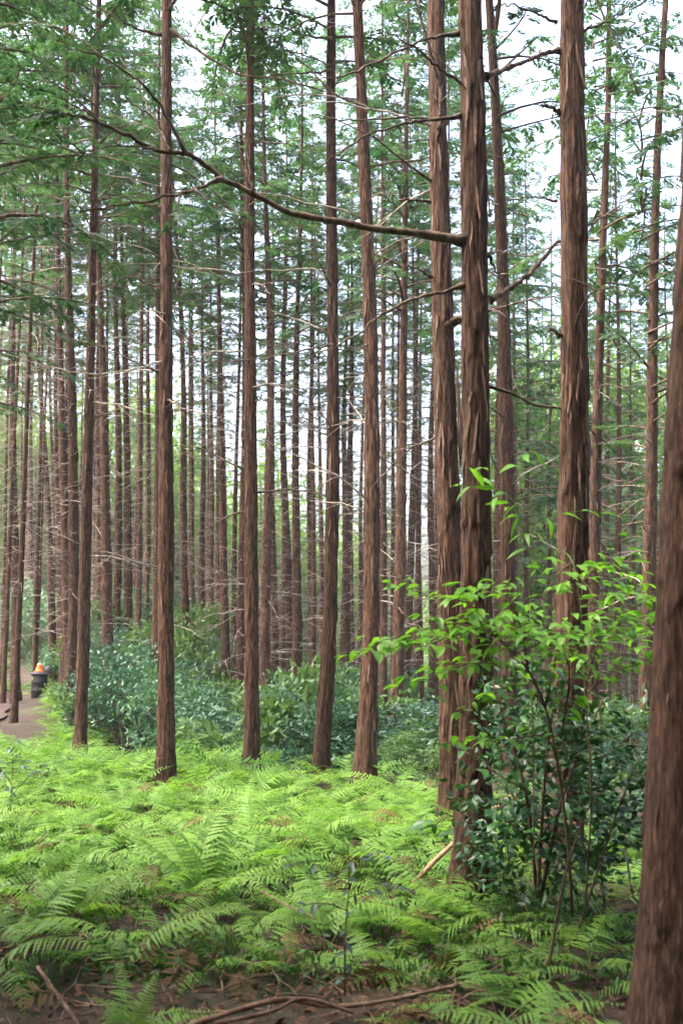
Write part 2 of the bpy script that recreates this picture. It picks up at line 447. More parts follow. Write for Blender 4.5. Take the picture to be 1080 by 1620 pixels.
def leafy_shape(r, n, rx, ry, rz, size, mb, m=0, tint=0.5, flat=.6, nclump=26):
    """leaves gathered in whorled clumps through an uneven volume"""
    cl = []
    while len(cl) < nclump:
        p = r.uniform(-1, 1, 3)
        q = np.linalg.norm(p)
        if q < 1 and q > .35: cl.append(p * np.array([rx, ry, rz]))
    cl = np.array(cl)
    k = r.integers(0, nclump, n)
    P = cl[k] + r.normal(0, 1, (n, 3)) * np.array([rx, ry, rz * .8]) * .16
    D = norm(r.normal(0, 1, (n, 3)) * np.array([1, 1, .5]) + np.array([0, 0, -.05]) + .5 * norm(P))
    N = norm(np.array([0, 0, 1.0]) + r.normal(0, flat, (n, 3)))
    V, T = blades(P, D, N, size * r.uniform(.7, 1.3, n), size * .42 * r.uniform(.8, 1.2, n))
    tt = np.clip(tint + r.normal(0, .1, nclump)[k] + r.normal(0, .08, n), 0, 1)
    mb.add(V, T, m, np.repeat(tt, 4))
    return cl

def dead_branch_geo(r, L, twigs=3, rad=0.011, seg=4):
    """bare branch along +X from the origin, forked"""
    out = MB()
    n = 7; s = np.linspace(0, 1, n)
    curl = r.uniform(-.15, .35); side = r.normal(0, .12)
    P = np.stack([L * s, L * side * s ** 1.5 + r.normal(0, .015, n) * L * s, L * (curl * s - r.uniform(.1, .5) * s * s) + r.normal(0, .012, n) * L], -1)
    P[0] = 0
    V, T = tube(P, rad * (1.1 - 0.85 * s), seg); out.add(V, T)
    for q in range(twigs):
        f = r.uniform(.25, .9); b = np.array([np.interp(f, s, P[:, c]) for c in range(3)])
        sl_ = L * r.uniform(.18, .45) * (1.1 - f * .5); sg = r.choice([-1, 1])
        d = norm([r.uniform(.4, 1), sg * r.uniform(.3, 1), r.uniform(-.5, .4)])
        Q = b + d * np.linspace(0, sl_, 4)[:, None] + np.array([0, 0, -0.25]) * (np.linspace(0, 1, 4) ** 2)[:, None] * sl_
        V, T = tube(Q, rad * (0.55 - 0.4 * np.linspace(0, 1, 4)), 3); out.add(V, T)
    return out

rb = np.random.default_rng(5)
DEAD = [dead_branch_geo(rb, rb.uniform(.7, 1.5), int(rb.integers(1, 6))).mesh('dead_branch', M_DEAD) for k in range(9)]
DARKBR = [dead_branch_geo(rb, rb.uniform(.8, 1.6), int(rb.integers(2, 6)), 0.013).mesh('branch', M_LIMB) for k in range(6)]

def dead_set(seed, n=80, z0=2.0, z1=12.5):
    r = np.random.default_rng(seed); mb = MB()
    for k in range(n):
        z = r.uniform(z0, z1); L = r.uniform(.3, .9) + r.random() ** 2 * 1.5
        g = dead_branch_geo(r, L, int(r.integers(1, 5)), r.uniform(.005, .010), 3)
        Mz = np.array(Matrix.Rotation(r.uniform(0, 6.28), 3, 'Z') @ Matrix.Rotation(-r.uniform(-.35, .45), 3, 'Y'))
        V = np.concatenate(g.V) @ Mz.T
        V[:, 2] += z
        mb.add(V, np.concatenate(g.T))
    for k in range(14):                                  # snapped stubs
        z = r.uniform(.8, z1); L = r.uniform(.08, .2); az = r.uniform(0, 6.28)
        Q = np.array([[0.06, 0, 0], [.06 + L, 0, L * r.uniform(-.3, .5)]])
        c, s_ = math.cos(az), math.sin(az)
        Q = Q @ np.array([[c, s_, 0], [-s_, c, 0], [0, 0, 1]]); Q[:, 2] += z
        V, T = tube(Q, [.012, .007], 4); mb.add(V, T)
    return mb.mesh('dead_twigs', M_DEAD)
DEADSETS = [dead_set(60 + k) for k in range(6)]

def strip_mesh(seed):
    """a peeling ribbon of bark: hangs along -Z, lies against +X side, lower end curls out"""
    r = np.random.default_rng(seed)
    n = 8; s = np.linspace(0, 1, n); L = r.uniform(.16, .42); wd = r.uniform(.012, .026)
    off = 0.004 + r.uniform(.012, .05) * s ** 2.2
    sw = wd * np.array([.3, .9, 1, 1.05, .95, .9, .6, .2])
    lat = r.normal(0, .006, n).cumsum() * .5
    V = []
    for a, sg in ((0, -.5), (1, .5)):
        V.append(np.stack([off + (0.003 if a else 0), lat + sw * sg, -L * s], -1))
    V = np.concatenate(V); V2 = V.copy(); V2[:, 0] -= 0.004
    i = np.arange(n - 1)
    f = np.concatenate([np.stack([i, i + 1, n + i + 1], -1), np.stack([i, n + i + 1, n + i], -1)])
    b = np.concatenate([np.stack([i, n + i + 1, i + 1], -1), np.stack([i, n + i, n + i + 1], -1)]) + 2 * n
    return make_mesh('bark_strip', np.concatenate([V, V2]), np.concatenate([f, b]), M_STRIP)
STRIPS = [strip_mesh(80 + k) for k in range(7)]

G_NEAR = 'large cypress trunks in the fern clearing'
G_MID = 'slender cypress trees in the middle ranks'
G_FAR = 'thin cypress trees in the far ranks'

TREES = {}
def hero(key, pts, w, d, label, nbr=9, strips=0, crown_at=9.3, seg=40, dz=0.045, rough=1.0, group=G_NEAR, bmin=3.0, flare=0.65, fh=0.28):
    """pts: photo pixels down the trunk axis, base first; w: width in px at row 750"""
    W = np.array([at(x, y, d) for x, y in pts])
    bx = W[0, 0]; g = gz(bx, d)
    deg = min(3, len(W) - 1)
    pf = np.polyfit(W[:, 2], W[:, 0], deg)
    zt, zb = W[-1, 2], W[0, 2]
    slope_t = np.polyval(np.polyder(pf), zt)
    slope_b = np.polyval(np.polyder(pf), zb)
    def cx_w(z):
        z = np.asarray(z, float)
        m = np.polyval(pf, np.clip(z, zb, zt))
        return m + slope_t * 0.5 * np.clip(z - zt, 0, None) - slope_b * np.clip(zb - z, 0, None)
    x0 = float(cx_w(g))
    z750 = at(540, 750, d).z - g
    D = w * d / F / (1.06 - z750 / H0 * 0.98)
    r = np.random.default_rng(sum(map(ord, key)))
    ay, py_ = r.normal(0, .03), r.random() * 6
    cen = lambda z: (cx_w(z + g) - x0, ay * np.sin(z * .4 + py_) - ay * np.sin(py_))
    ztop = at(540, 0, d).z - g + 1.0
    rows = np.concatenate([np.arange(-0.4, ztop, dz), np.arange(ztop, H0, 0.5), [H0]])
    V, T = trunk_geo(cen, lambda z: taper(z, D), rows, seg, 500 + int(r.integers(0, 900)), rough * 1.1, flare, fh)
    M = Matrix.Translation((x0, d, g))
    e = empty('cypress_tree', M, label, 'tree', group)
    link('trunk', make_mesh('trunk', V, T, M_BARK), e)
    cxx, cyy = cen(np.array([crown_at]))
    link('crown', CROWNS[int(r.integers(0, 6))], e, Matrix.Translation((cxx[0], cyy[0], crown_at)) @ Matrix.Rotation(r.uniform(0, 6.28), 4, 'Z') @ Matrix.Diagonal((1.2, 1.2, 1.1, 1)))
    def ring(z, az, out=0.9):
        a, b = cen(np.array([z])); rr = float(taper(z, D)) * out
        return Matrix.Translation((a[0] + rr * math.cos(az), b[0] + rr * math.sin(az), z)) @ Matrix.Rotation(az, 4, 'Z')
    for k in range(int(nbr * 1.8)):
        z = r.uniform(bmin, crown_at + 1); az = r.uniform(0, 6.28)
        me = (DEAD if r.random() < .6 else DARKBR)[int(r.integers(0, 6))]
        link('branch', me, e, ring(z, az) @ Matrix.Rotation(-r.uniform(-.2, .5), 4, 'Y') @ Matrix.Scale(r.uniform(.6, 1.25), 4))
    for k in range(int(strips * 1.7)):
        z = r.uniform(.4, min(ztop, 6.5)); az = -math.pi / 2 + r.uniform(-1.5, 1.5)
        link('bark_strip', STRIPS[int(r.integers(0, 7))], e, ring(z, az, 1.0) @ Matrix.Rotation(r.normal(0, .06), 4, 'X') @ Matrix.Scale(r.uniform(.6, 1.25), 4))
    TREES[key] = (e, M, D, d)
    return e

hero('main', [(745, 1418), (753, 750), (750, 405), (742, 0)], 45, 7.0,
     'dark shaggy cypress trunk whose long curved branch sweeps left across the photo', 5, 26, seg=72, dz=0.028)
hero('twin', [(718, 1260), (706, 750), (697, 405), (690, 0)], 36, 9.3,
     'pale brown cypress trunk with torn bark, close behind the long branch tree', 6, 22, seg=60, dz=0.032)
hero('right', [(888, 1340), (904, 750), (903, 405), (900, 0)], 45, 7.6,
     'straight thick cypress trunk rising behind the bright green sapling', 6, 22, seg=72, dz=0.028)
hero('edge', [(1088, 1560), (1106, 900), (1136, 300)], 122, 4.1,
     'thickest dark cypress trunk cut off by the right edge of the photo', 0, 14, seg=96, dz=0.022, rough=.38, flare=.75, fh=.5)
hero('c5', [(575, 1250), (589, 800), (582, 405), (565, 0)], 24, 11.6,
     'bowed cypress trunk at the back edge of the ferns, right of its leaning neighbour', 10, 14, seg=48)
hero('c4', [(506, 1230), (526, 750), (525, 405), (524, 0)], 20, 12.4,
     'cypress trunk leaning right from its foot at the back edge of the ferns', 10, 12, seg=44)
hero('c3', [(398, 1225), (397, 750), (395, 405), (397, 0)], 19, 12.9,
     'reddish cypress trunk with its foot in the ferns, darker trunk on its left', 11, 12, seg=44)
hero('c2', [(263, 1245), (264, 750), (266, 0)], 22, 11.7,
     'straight isolated cypress trunk standing in the middle of the bright ferns', 11, 12, seg=44)
hero('c1', [(128, 1172), (139, 750), (147, 405), (157, 0)], 15.5, 16.5,
     'dark cypress trunk leaning slightly right, nearest trunk to the right of the black drum', 12, 6, seg=32, dz=0.06)
hero('r2', [(808, 1200), (800, 750), (792, 405), (773, 0)], 22, 14.3,
     'greyish cypress trunk leaning left, just to the right of the long branch tree', 12, 8, seg=36, dz=0.055, group=G_MID)
hero('m633', [(622, 1255), (635, 750), (640, 405), (646, 0)], 14.5, 20.5,
     'slim cypress trunk narrowing upward, next one right of the bowed trunk', 14, 4, seg=28, dz=0.07, group=G_MID)
hero('r3', [(1018, 1170), (1029, 750), (1036, 405), (1053, 0)], 18, 17.0,
     'dark cypress trunk leaning right, seen against white sky beside the thickest trunk', 14, 6, seg=32, dz=0.06, crown_at=6.2, group=G_MID)
hero('r4', [(935, 1100), (942, 750), (953, 405), (962, 150)], 16.5, 18.0,
     'reddish slim cypress trunk leaning right, just right of the straight trunk behind the sapling', 14, 6, seg=32, dz=0.06, group=G_MID)

def tree(x1, y1, x2, y2, w, label, group=G_MID, D=0.19, d=None, crown=11.0, far=False, branches=0, cs=1.2):
    """a tree from shared meshes; the axis runs through two photo pixels at distance d"""
    d = d or D * F / w
    a, b = np.array(at(x1, y1, d)), np.array(at(x2, y2, d))
    u = (b - a) / (b[2] - a[2])
    g = gz(a[0], d)
    for _ in range(3):
        base = a + u * (g - a[2]); g = gz(base[0], d)
    r = np.random.default_rng(int(abs(x1 * 13 + w * 7 + x2 * 3)) + 11)
    rot = Vector((0, 0, 1)).rotation_difference(Vector(u)).to_matrix().to_4x4()
    M = Matrix.Translation(base) @ rot @ Matrix.Rotation(r.uniform(0, 6.28), 4, 'Z')
    e = empty('cypress_tree', M, label, 'tree', group)
    z750 = at(540, 750, d).z - g
    Db = (w * d / F) / (1.06 - min(z750, 12) / H0 * 0.98)
    hs = r.uniform(.92, 1.08)
    k = int(r.integers(0, 5))
    t = link('trunk', (TRUNKS_FAR if far else TRUNKS_MID)[k], e, Matrix.Diagonal((Db / D0, Db / D0, hs, 1)))
    link('crown', CROWNS[int(r.integers(0, 6))], e, Matrix.Translation((0, 0, crown * hs)) @ Matrix.Rotation(r.uniform(0, 6.28), 4, 'Z') @ Matrix.Diagonal((cs * r.uniform(.9, 1.2), cs * r.uniform(.9, 1.2), (H0 - crown + .3) / 10.5 * hs, 1)))
    link('dead_twigs', DEADSETS[int(r.integers(0, 6))], e, Matrix.Rotation(r.uniform(0, 6.28), 4, 'Z') @ Matrix.Diagonal((1, 1, (crown + 1) / 12.5, 1)), kind='stuff')
    for q in range(int(branches * 1.6)):
        z = r.uniform(2.5, crown); az = r.uniform(0, 6.28)
        link('branch', DEAD[int(r.integers(0, 9))], e, Matrix.Translation((Db * .4 * math.cos(az), Db * .4 * math.sin(az), z)) @ Matrix.Rotation(az, 4, 'Z') @ Matrix.Rotation(-r.uniform(-.3, .5), 4, 'Y') @ Matrix.Scale(r.uniform(.7, 1.4), 4))
    return e

MID = [
    (24, 1140, 22, 405, 10, 'slim cypress trunk at the path edge in front of the black drum, furthest left', {}),
    (46, 1040, 52, 405, 6, 'thin distant cypress trunk rising directly above the black drum', {'far': 1}),
    (85, 1055, 58, 500, 8, 'thin cypress trunk behind the drum, leaning left as it rises', {'far': 1}),
    (84, 980, 78, 500, 6.5, 'very thin far cypress trunk between two leaning trunks above the drum', {'far': 1}),
    (96, 1010, 86, 450, 8, 'thin cypress trunk second to the left of the double trunk by the drum', {'far': 1}),
    (110, 1050, 92, 380, 12, 'cypress trunk with drooping twigs, first left of the double trunk by the drum', {}),
    (115, 1110, 105, 100, 14, 'cypress trunk almost touching the left side of the dark leaning trunk', {'branches': 8}),
    (157, 930, 158, 420, 8, 'thin straight cypress trunk standing just right of the dark leaning trunk near the drum', {'far': 1}),
    (176, 1137, 155, 405, 13, 'cypress trunk leaning left with its foot in the shrubs left of the isolated trunk', {'branches': 9}),
    (184, 1050, 183, 405, 10, 'narrow cypress trunk half hidden behind the left leaning trunk in the shrubs', {}),
    (204, 1025, 193, 405, 10, 'slim cypress trunk leaning left above the tall shrubs, midway to the isolated trunk', {'branches': 5}),
    (219, 960, 220, 500, 5, 'threadlike far cypress trunk seen in the bright gap left of the isolated trunk', {'far': 1}),
    (231, 990, 235, 405, 8.5, 'thin straight cypress trunk with its foot above the tall shrubs, left of the isolated trunk', {'far': 1}),
    (248, 1145, 250, 405, 12.5, 'dull brown cypress trunk peeping out behind the left side of the isolated trunk', {'branches': 8}),
    (300, 1130, 278, 405, 9.5, 'slim cypress trunk leaning left, first one right of the isolated trunk', {'branches': 6}),
    (304, 960, 303, 500, 5.5, 'thin far cypress trunk right behind the slim left leaning one', {'far': 1}),
    (320, 930, 321, 450, 8, 'far cypress trunk above the dark green shrubs, second right of the isolated trunk', {'far': 1}),
    (334, 930, 334, 480, 7, 'far cypress trunk left beside the knotty trunk above the shrubs', {'far': 1}),
    (357, 1040, 345, 405, 10.5, 'knotty slim cypress trunk with short stubs, midway between isolated and reddish trunks', {'branches': 8}),
    (383, 1200, 382, 300, 12.5, 'dark knotty cypress trunk touching the left side of the reddish trunk', {'branches': 8}),
    (422, 1165, 420, 405, 13, 'cypress trunk first to the right of the reddish trunk, foot hidden in shrubs', {'branches': 8}),
    (432, 1080, 431, 405, 8.5, 'thin cypress trunk close behind the one right of the reddish trunk', {}),
    (457, 1070, 453, 405, 9.5, 'slim cypress trunk wrapped in pale twigs, left of the leaning trunk', {'branches': 5}),
    (468, 1200, 477, 200, 11.5, 'slim dark cypress trunk just left of the trunk leaning from its foot', {'branches': 8}),
    (492, 1080, 497, 405, 8, 'thin cypress trunk behind the left side of the leaning trunk', {}),
    (505, 1020, 506, 450, 4.5, 'threadlike far cypress trunk hard by the leaning trunk', {'far': 1}),
    (540, 1060, 547, 405, 8, 'left one of two thin trunks with pale twigs between leaning and bowed trunks', {'branches': 4}),
    (549, 1050, 559, 405, 9, 'right one of two thin trunks with pale twigs between leaning and bowed trunks', {'branches': 4}),
    (568, 1120, 600, 150, 8, 'slim cypress trunk half hidden behind the bowed trunk and leaning right', {}),
    (603, 1110, 604, 700, 5, 'thin far cypress trunk in the bright gap right of the bowed trunk', {'far': 1}),
    (611, 1060, 612, 600, 4.5, 'thinnest far trunk in the bright gap right of the bowed trunk', {'far': 1}),
    (641, 1200, 662, 405, 9, 'slim cypress trunk leaning right beside the one that narrows upward', {'branches': 7}),
    (655, 1140, 664, 600, 7, 'thin dark trunk low in the bright gap left of the long branch tree', {'far': 1}),
    (682, 1150, 688, 650, 9, 'dark slim cypress trunk against the left edge of the torn bark trunk', {}),
    (694, 1180, 697, 700, 8, 'thin trunk showing only low down at the left of the torn bark trunk', {}),
    (815, 1120, 812, 405, 8, 'dark thin cypress trunk close behind the right side of the greyish leaning trunk', {'branches': 9}),
    (846, 1080, 838, 405, 5.5, 'thin far trunk in the gap between greyish trunk and the straight thick trunk', {'far': 1}),
    (865, 1100, 858, 600, 5, 'threadlike far trunk hugging the left side of the straight thick trunk', {'far': 1}),
    (950, 1100, 965, 405, 8, 'dark thin trunk behind the right side of the reddish slim trunk', {'branches': 8}),
    (985, 1060, 1006, 500, 6, 'thin far trunk leaning right between the two slim trunks on the right', {'far': 1}),
    (976, 1080, 979, 560, 3.6, 'hair thin far trunk between the two slim trunks on the right', {'far': 1}),
]
occupied = []
for x1, y1, x2, y2, w_, lab, kw in MID:
    e = tree(x1, y1, x2, y2, w_, lab, **kw)
    occupied.append((e.matrix_basis.translation.x, e.matrix_basis.translation.y))
for e, M, D, d in TREES.values():
    occupied.append((M.translation.x, d))

# the ranks behind: too far and too alike to tell apart one by one
rf = np.random.default_rng(23)
made = 0
for trial in range(4000):
    if made >= 104: break
    Yd = rf.uniform(30, 64) if made > 24 else rf.uniform(22, 36); px = rf.uniform(-160, 1240) if made > 24 else rf.uniform(-40, 740)
    xx = (px - CX) / F * Yd
    if px > 800 and (Yd < 36 or rf.random() < 0.35): continue
    if any((xx - a) ** 2 + (Yd - b) ** 2 < (1.5 if made < 24 else 2.2) ** 2 for a, b in occupied): continue
    occupied.append((xx, Yd))
    side = 'left of the isolated trunk' if px < 263 else 'between the isolated trunk and the long branch tree' if px < 745 else 'right of the long branch tree'
    tree(px, 1000, px + rf.normal(0, 10) - (px - 540) * 0.03, 300, (0.165 if made > 24 else .12) * rf.uniform(.75, 1.15) * F / Yd,
         'thin pale cypress in the furthest ranks, ' + side, group='furthest cypress ranks ' + side, d=Yd, far=True, crown=rf.uniform(12, 15), cs=1.0)
    made += 1
M_PALEF = leaf_mat('pale_broadleaf', (0.075, 0.16, 0.045), (0.17, 0.29, 0.075), 0.5, 0.45, 0.3)
def broad_crown(seed):
    r = np.random.default_rng(seed); mb = MB()
    cl = leafy_shape(r, 5200, 2.2, 2.2, 3.4, .26, mb, 0, .5, .8, 60)
    mb.V = [v + np.array([0, 0, 6.2]) for v in mb.V]
    for c in cl[:26]:
        P = smooth_path([(0, 0, c[2] * .5 + 4.0), (c[0] * .4, c[1] * .4, c[2] * .8 + 5.4), (c[0], c[1], c[2] + 6.2)], 6)
        V, T = tube(P, np.linspace(.05, .01, 6), 4, False); mb.add(V, T, 1)
    return mb.mesh('crown', [M_PALEF, M_LIMB], False)
BROAD = [broad_crown(770 + k) for k in range(4)]
made = 0
for trial in range(3000):
    if made >= 70: break
    Yd = rf.uniform(58, 100); px = rf.uniform(-120, 1200)
    if 330 < px < 720 and rf.random() < .35: continue
    xx = (px - CX) / F * Yd
    if any((xx - a) ** 2 + (Yd - b) ** 2 < 2.5 ** 2 for a, b in occupied): continue
    occupied.append((xx, Yd)); made += 1
    s_ = rf.uniform(1.3, 2.2)
    e = empty('broadleaf_tree', Matrix.Translation((xx, Yd, gz(xx, Yd))) @ Matrix.Rotation(rf.uniform(0, 6.28), 4, 'Z') @ Matrix.Diagonal((s_, s_, s_ * rf.uniform(.9, 1.4), 1)),
              'pale green broadleaf tree glimpsed behind the farthest trunks', 'tree', 'pale broadleaf trees behind the farthest trunks')
    link('trunk', TRUNKS_FAR[int(rf.integers(0, 5))], e, Matrix.Diagonal((.9, .9, .42, 1)))
    link('crown', BROAD[int(rf.integers(0, 4))], e)
# open slope on the right: sparse cypresses feathered low, pale trees behind
for px, Yd, cr, lab in [(792, 27, 6.0, 'feathery cypress with low green limbs seen just right of the long branch tree'),
                        (835, 33, 5.0, 'cypress feathered almost to eye level left of the straight thick trunk'),
                        (868, 40, 4.5, 'small feathery cypress far behind the left edge of the straight thick trunk'),
                        (925, 30, 5.5, 'feathery cypress with low limbs close right of the straight thick trunk'),
                        (975, 26, 5.5, 'feathery cypress between the two slim trunks on the right'),
                        (1000, 38, 4.0, 'small cypress feathered to its foot between the slim trunks on the right'),
                        (1060, 34, 5.0, 'feathery cypress left of the thickest trunk, far down the slope'),
                        (770, 44, 4.0, 'distant cypress feathered low behind the long branch tree'),
                        (900, 48, 3.5, 'distant feathery cypress hidden behind the straight thick trunk'),
                        (950, 50, 3.0, 'distant low feathery cypress at the open slope edge')]:
    tree(px, 1000, px + rf.normal(0, 6), 300, .13 * F / Yd, lab, group=None, d=Yd, far=True, crown=cr, cs=1.25)
    occupied.append(((px - CX) / F * Yd, Yd))
for px, Yd, s_, lab in [(800, 52, 1.5, 'pale broadleaf tree glowing behind the greyish leaning trunk'), (850, 46, 1.2, 'pale broadleaf tree left of the straight thick trunk'),
                        (935, 55, 1.6, 'pale broadleaf tree right of the straight thick trunk'), (1000, 47, 1.3, 'pale broadleaf tree left of the slim trunk beside the thickest trunk'),
                        (1060, 56, 1.7, 'pale broadleaf tree behind the slim trunk at the right edge'), (890, 60, 1.9, 'tall pale broadleaf tree behind the straight thick trunk')]:
    xx = (px - CX) / F * Yd
    e = empty('broadleaf_tree', Matrix.Translation((xx, Yd, gz(xx, Yd))) @ Matrix.Rotation(px, 4, 'Z') @ Matrix.Diagonal((s_, s_, s_ * 1.5, 1)), lab, 'tree')
    link('trunk', TRUNKS_FAR[px % 5], e, Matrix.Diagonal((.9, .9, .42, 1)))
    link('crown', BROAD[px % 4], e)
# unseen cypresses around the camera added for shade; a few overhang the upper left
for (xx, yy) in [(-3.3, 3.7), (-3.2, 1.0), (-5.3, 2.6), (-5.2, -.6), (-2.4, -1.6), (.4, -2.6), (2.9, -.8), (3.0, 1.9), (-4.9, 6.4), (-7.0, 4.6), (-8.5, 10.5), (5.6, 2.4), (4.6, 5.0), (6.4, 9.5), (8.2, 5.2), (-9.8, 2.0), (1.6, -6.0), (-5, -5), (-7.4, 8.2), (6.0, 13.5), (-4.75, 12.3), (-6.1, 15.2), (-7.6, 19.0), (-5.4, 13.9), (-8.4, 14), (-10, 17), (-9.5, 20.5), (-11.5, 22.5), (-10.8, 26), (-13.5, 25), (-13, 29), (-15.5, 31), (-16.5, 36), (-18, 33), (-12.5, 19), (-15, 28), (9, 16), (10.5, 20), (9.4, 23), (12, 26), (-7.6, 11.6)]:
    r = random.random()
    g = gz(xx, yy)
    e = empty('cypress_tree', Matrix.Translation((xx, yy, g)), 'unseen cypress tree added for shade around the viewpoint', 'tree', 'cypress trees around the viewpoint')
    link('trunk', TRUNKS_MID[int(r * 5)], e)
    link('crown', CROWNS[int(r * 6)], e, Matrix.Translation((0, 0, 5.6)) @ Matrix.Rotation(r * 6, 4, 'Z') @ Matrix.Diagonal((1.1, 1.1, 1.25, 1)))

M_SHADE_TREE = leaf_mat('shade_tree_leaf', (0.02, 0.06, 0.025), (0.05, 0.12, 0.04), 0.4, 0.2, 0.4)  # leaf colour of the trees added for shade
ev = []
for b in BROAD[:2]:
    c = b.copy(); c.materials[0] = M_SHADE_TREE; ev.append(c)
for xx, yy, s_ in [(2.9, 1.6, .8), (4.3, 4.0, .8), (3.4, -.7, .8), (-3.1, 1.9, .8), (-4.5, 4.4, .8), (0.2, -2.7, .9), (2.2, -1.8, .95), (-2.2, -1.4, .95), (.3, -1.95, .8), (5.2, .4, .9)]:  # dense unseen evergreens added to darken the foreground
    e = empty('broadleaf_tree', Matrix.Translation((xx, yy, gz(xx, yy))) @ Matrix.Rotation(xx * 3, 4, 'Z') @ Matrix.Diagonal((s_, s_, s_, 1)),
              'unseen dense evergreen tree added to shade the viewpoint', 'tree', 'added shade trees around the viewpoint')
    link('trunk', TRUNKS_FAR[int(abs(xx)) % 5], e, Matrix.Diagonal((.7, .7, .42, 1)))
    link('crown', ev[int(abs(xx * 7)) % 2], e)

for xx, yy in [(-1.7, 1.5), (2.6, .9), (-.6, -.9)]:       # unseen crowns added overhead to shade the near ground
    e = empty('broadleaf_tree', Matrix.Translation((xx, yy, gz(xx, yy))) @ Matrix.Rotation(xx * 5, 4, 'Z') @ Matrix.Diagonal((.8, .8, .8, 1)),
              'unseen tall evergreen tree added to shade the near ground', 'tree', 'added trees shading the near ground')
    link('trunk', TRUNKS_FAR[int(abs(xx)) % 5], e, Matrix.Diagonal((.7, .7, .6, 1)))
    link('crown', ev[int(abs(xx * 7)) % 2], e, Matrix.Translation((0, 0, 4.2)))
for k in range(15):                                      # unseen ring with lowered crowns, added to block low sky light
    a = R(62 + k * 236 / 14); rr_ = 8.2 + 2.4 * ((k * 7) % 5) / 4
    xx, yy = math.sin(a) * rr_, math.cos(a) * rr_
    e = empty('broadleaf_tree', Matrix.Translation((xx, yy, gz(xx, yy))) @ Matrix.Rotation(k * 1.7, 4, 'Z') @ Matrix.Diagonal((1.15, 1.15, .95, 1)),
              'unseen bushy evergreen tree added to block low sky light', 'tree', 'added shade trees around the viewpoint')
    link('trunk', TRUNKS_FAR[k % 5], e, Matrix.Diagonal((.7, .7, .3, 1)))
    link('crown', ev[k % 2], e, Matrix.Translation((0, 0, -2.5)))

# ------------------------------------------------------------------ branches that the photo shows one by one
def px_branch(key, pts, r0, r1, d0, d1, mat=None, leaves=None, name='branch', n=26, jit=0.006):
    e, M, D, d = TREES[key]
    ds = np.linspace(d0, d1, len(pts))
    P = np.array([at(x, y, q) for (x, y), q in zip(pts, ds)]) - np.array(M.translation)
    P = smooth_path(P, n)
    P[1:-1] += rng.normal(0, jit, (n - 2, 3))
    mb = MB()
    V, T = tube(P, np.linspace(r0, r1, n) * (1 + 0.9 * np.exp(-np.arange(n) * 26.0 / n / 1.3)) * (1 + 0.12 * rng.normal(0, 1, n).clip(-1, 1)), 8)
    mb.add(V, T, 1)
    if leaves:
        r = np.random.default_rng(int(abs(pts[0][0] * 7 + pts[-1][1])))
        leafy_limb(mb, P, leaves[1], r, leaves[0], leaves[2], 0.3, rad=r0 * 0.5)
    return link(name, mb.mesh(name, [M_CROWN, mat or M_LIMB], True), e)

px_branch('main', [(735, 380), (690, 374), (590, 362), (520, 350), (455, 335), (400, 306), (355, 285), (320, 258), (295, 244), (240, 235), (205, 215), (165, 197), (125, 184), (60, 186)],
          0.030, 0.009, 6.95, 6.3, n=48)
px_branch('main', [(352, 284), (310, 300), (255, 312), (190, 325), (120, 332)], 0.014, 0.005, 6.6, 6.2)
px_branch('main', [(295, 244), (262, 180), (232, 140), (205, 118), (150, 85), (60, 55)], 0.012, 0.004, 6.5, 6.0, leaves=(0.7, 0.16, 0.09))
px_branch('main', [(270, 240), (245, 190), (215, 125), (190, 90)], 0.008, 0.003, 6.5, 6.8)
px_branch('main', [(242, 235), (190, 230), (150, 238), (100, 250)], 0.008, 0.003, 6.45, 6.1, leaves=(0.6, 0.14, 0.1))
px_branch('main', [(400, 306), (392, 250), (380, 200), (360, 150)], 0.008, 0.003, 6.65, 6.9)
px_branch('main', [(285, 306), (280, 325), (272, 345), (268, 372)], 0.006, 0.003, 6.4, 6.3, leaves=(0.3, 0.16, 0.07))
px_branch('main', [(310, 300), (330, 322), (352, 332), (385, 336)], 0.006, 0.003, 6.45, 6.4, leaves=(0.2, 0.15, 0.08))
px_branch('main', [(165, 197), (120, 168), (60, 140), (0, 130)], 0.008, 0.003, 6.35, 6.0, leaves=(0.25, 0.17, 0.08))
px_branch('main', [(125, 184), (80, 178), (30, 190), (-20, 205)], 0.008, 0.003, 6.3, 6.0, leaves=(0.1, 0.17, 0.08))
px_branch('main', [(733, 452), (690, 463), (640, 478), (600, 500), (575, 522), (530, 550)], 0.014, 0.006, 6.95, 6.5)
px_branch('main', [(775, 475), (800, 460), (830, 440), (858, 408), (885, 382)], 0.022, 0.013, 7.05, 7.35)
px_branch('main', [(772, 405), (785, 430), (797, 452), (806, 500)], 0.010, 0.005, 7.0, 7.3)
px_branch('main', [(770, 402), (800, 398), (820, 405), (860, 400)], 0.008, 0.004, 7.0, 7.3, M_DEAD)
px_branch('main', [(738, 138), (700, 112), (672, 88), (652, 72), (610, 50)], 0.013, 0.005, 6.95, 6.6)
px_branch('main', [(728, 183), (680, 190), (640, 195), (590, 210), (545, 238), (500, 268)], 0.013, 0.005, 6.95, 6.5)
px_branch('main', [(725, 52), (680, 60), (640, 76), (600, 95), (545, 120), (490, 126)], 0.012, 0.005, 6.95, 6.4)
px_branch('main', [(768, 122), (800, 110), (840, 92), (870, 80)], 0.018, 0.012, 7.0, 7.3)
px_branch('twin', [(695, 205), (696, 150), (688, 110), (672, 55), (660, 0)], 0.018, 0.010, 9.15, 8.9)
px_branch('twin', [(700, 190), (640, 186), (570, 190), (500, 186)], 0.014, 0.005, 9.2, 8.8)
px_branch('twin', [(705, 515), (722, 505), (738, 500), (760, 488)], 0.030, 0.018, 9.2, 9.0)
px_branch('twin', [(680, 318), (650, 316), (630, 317)], 0.013, 0.012, 9.1, 8.9)
px_branch('twin', [(682, 440), (660, 425), (630, 418), (590, 400)], 0.013, 0.005, 9.2, 9.0)
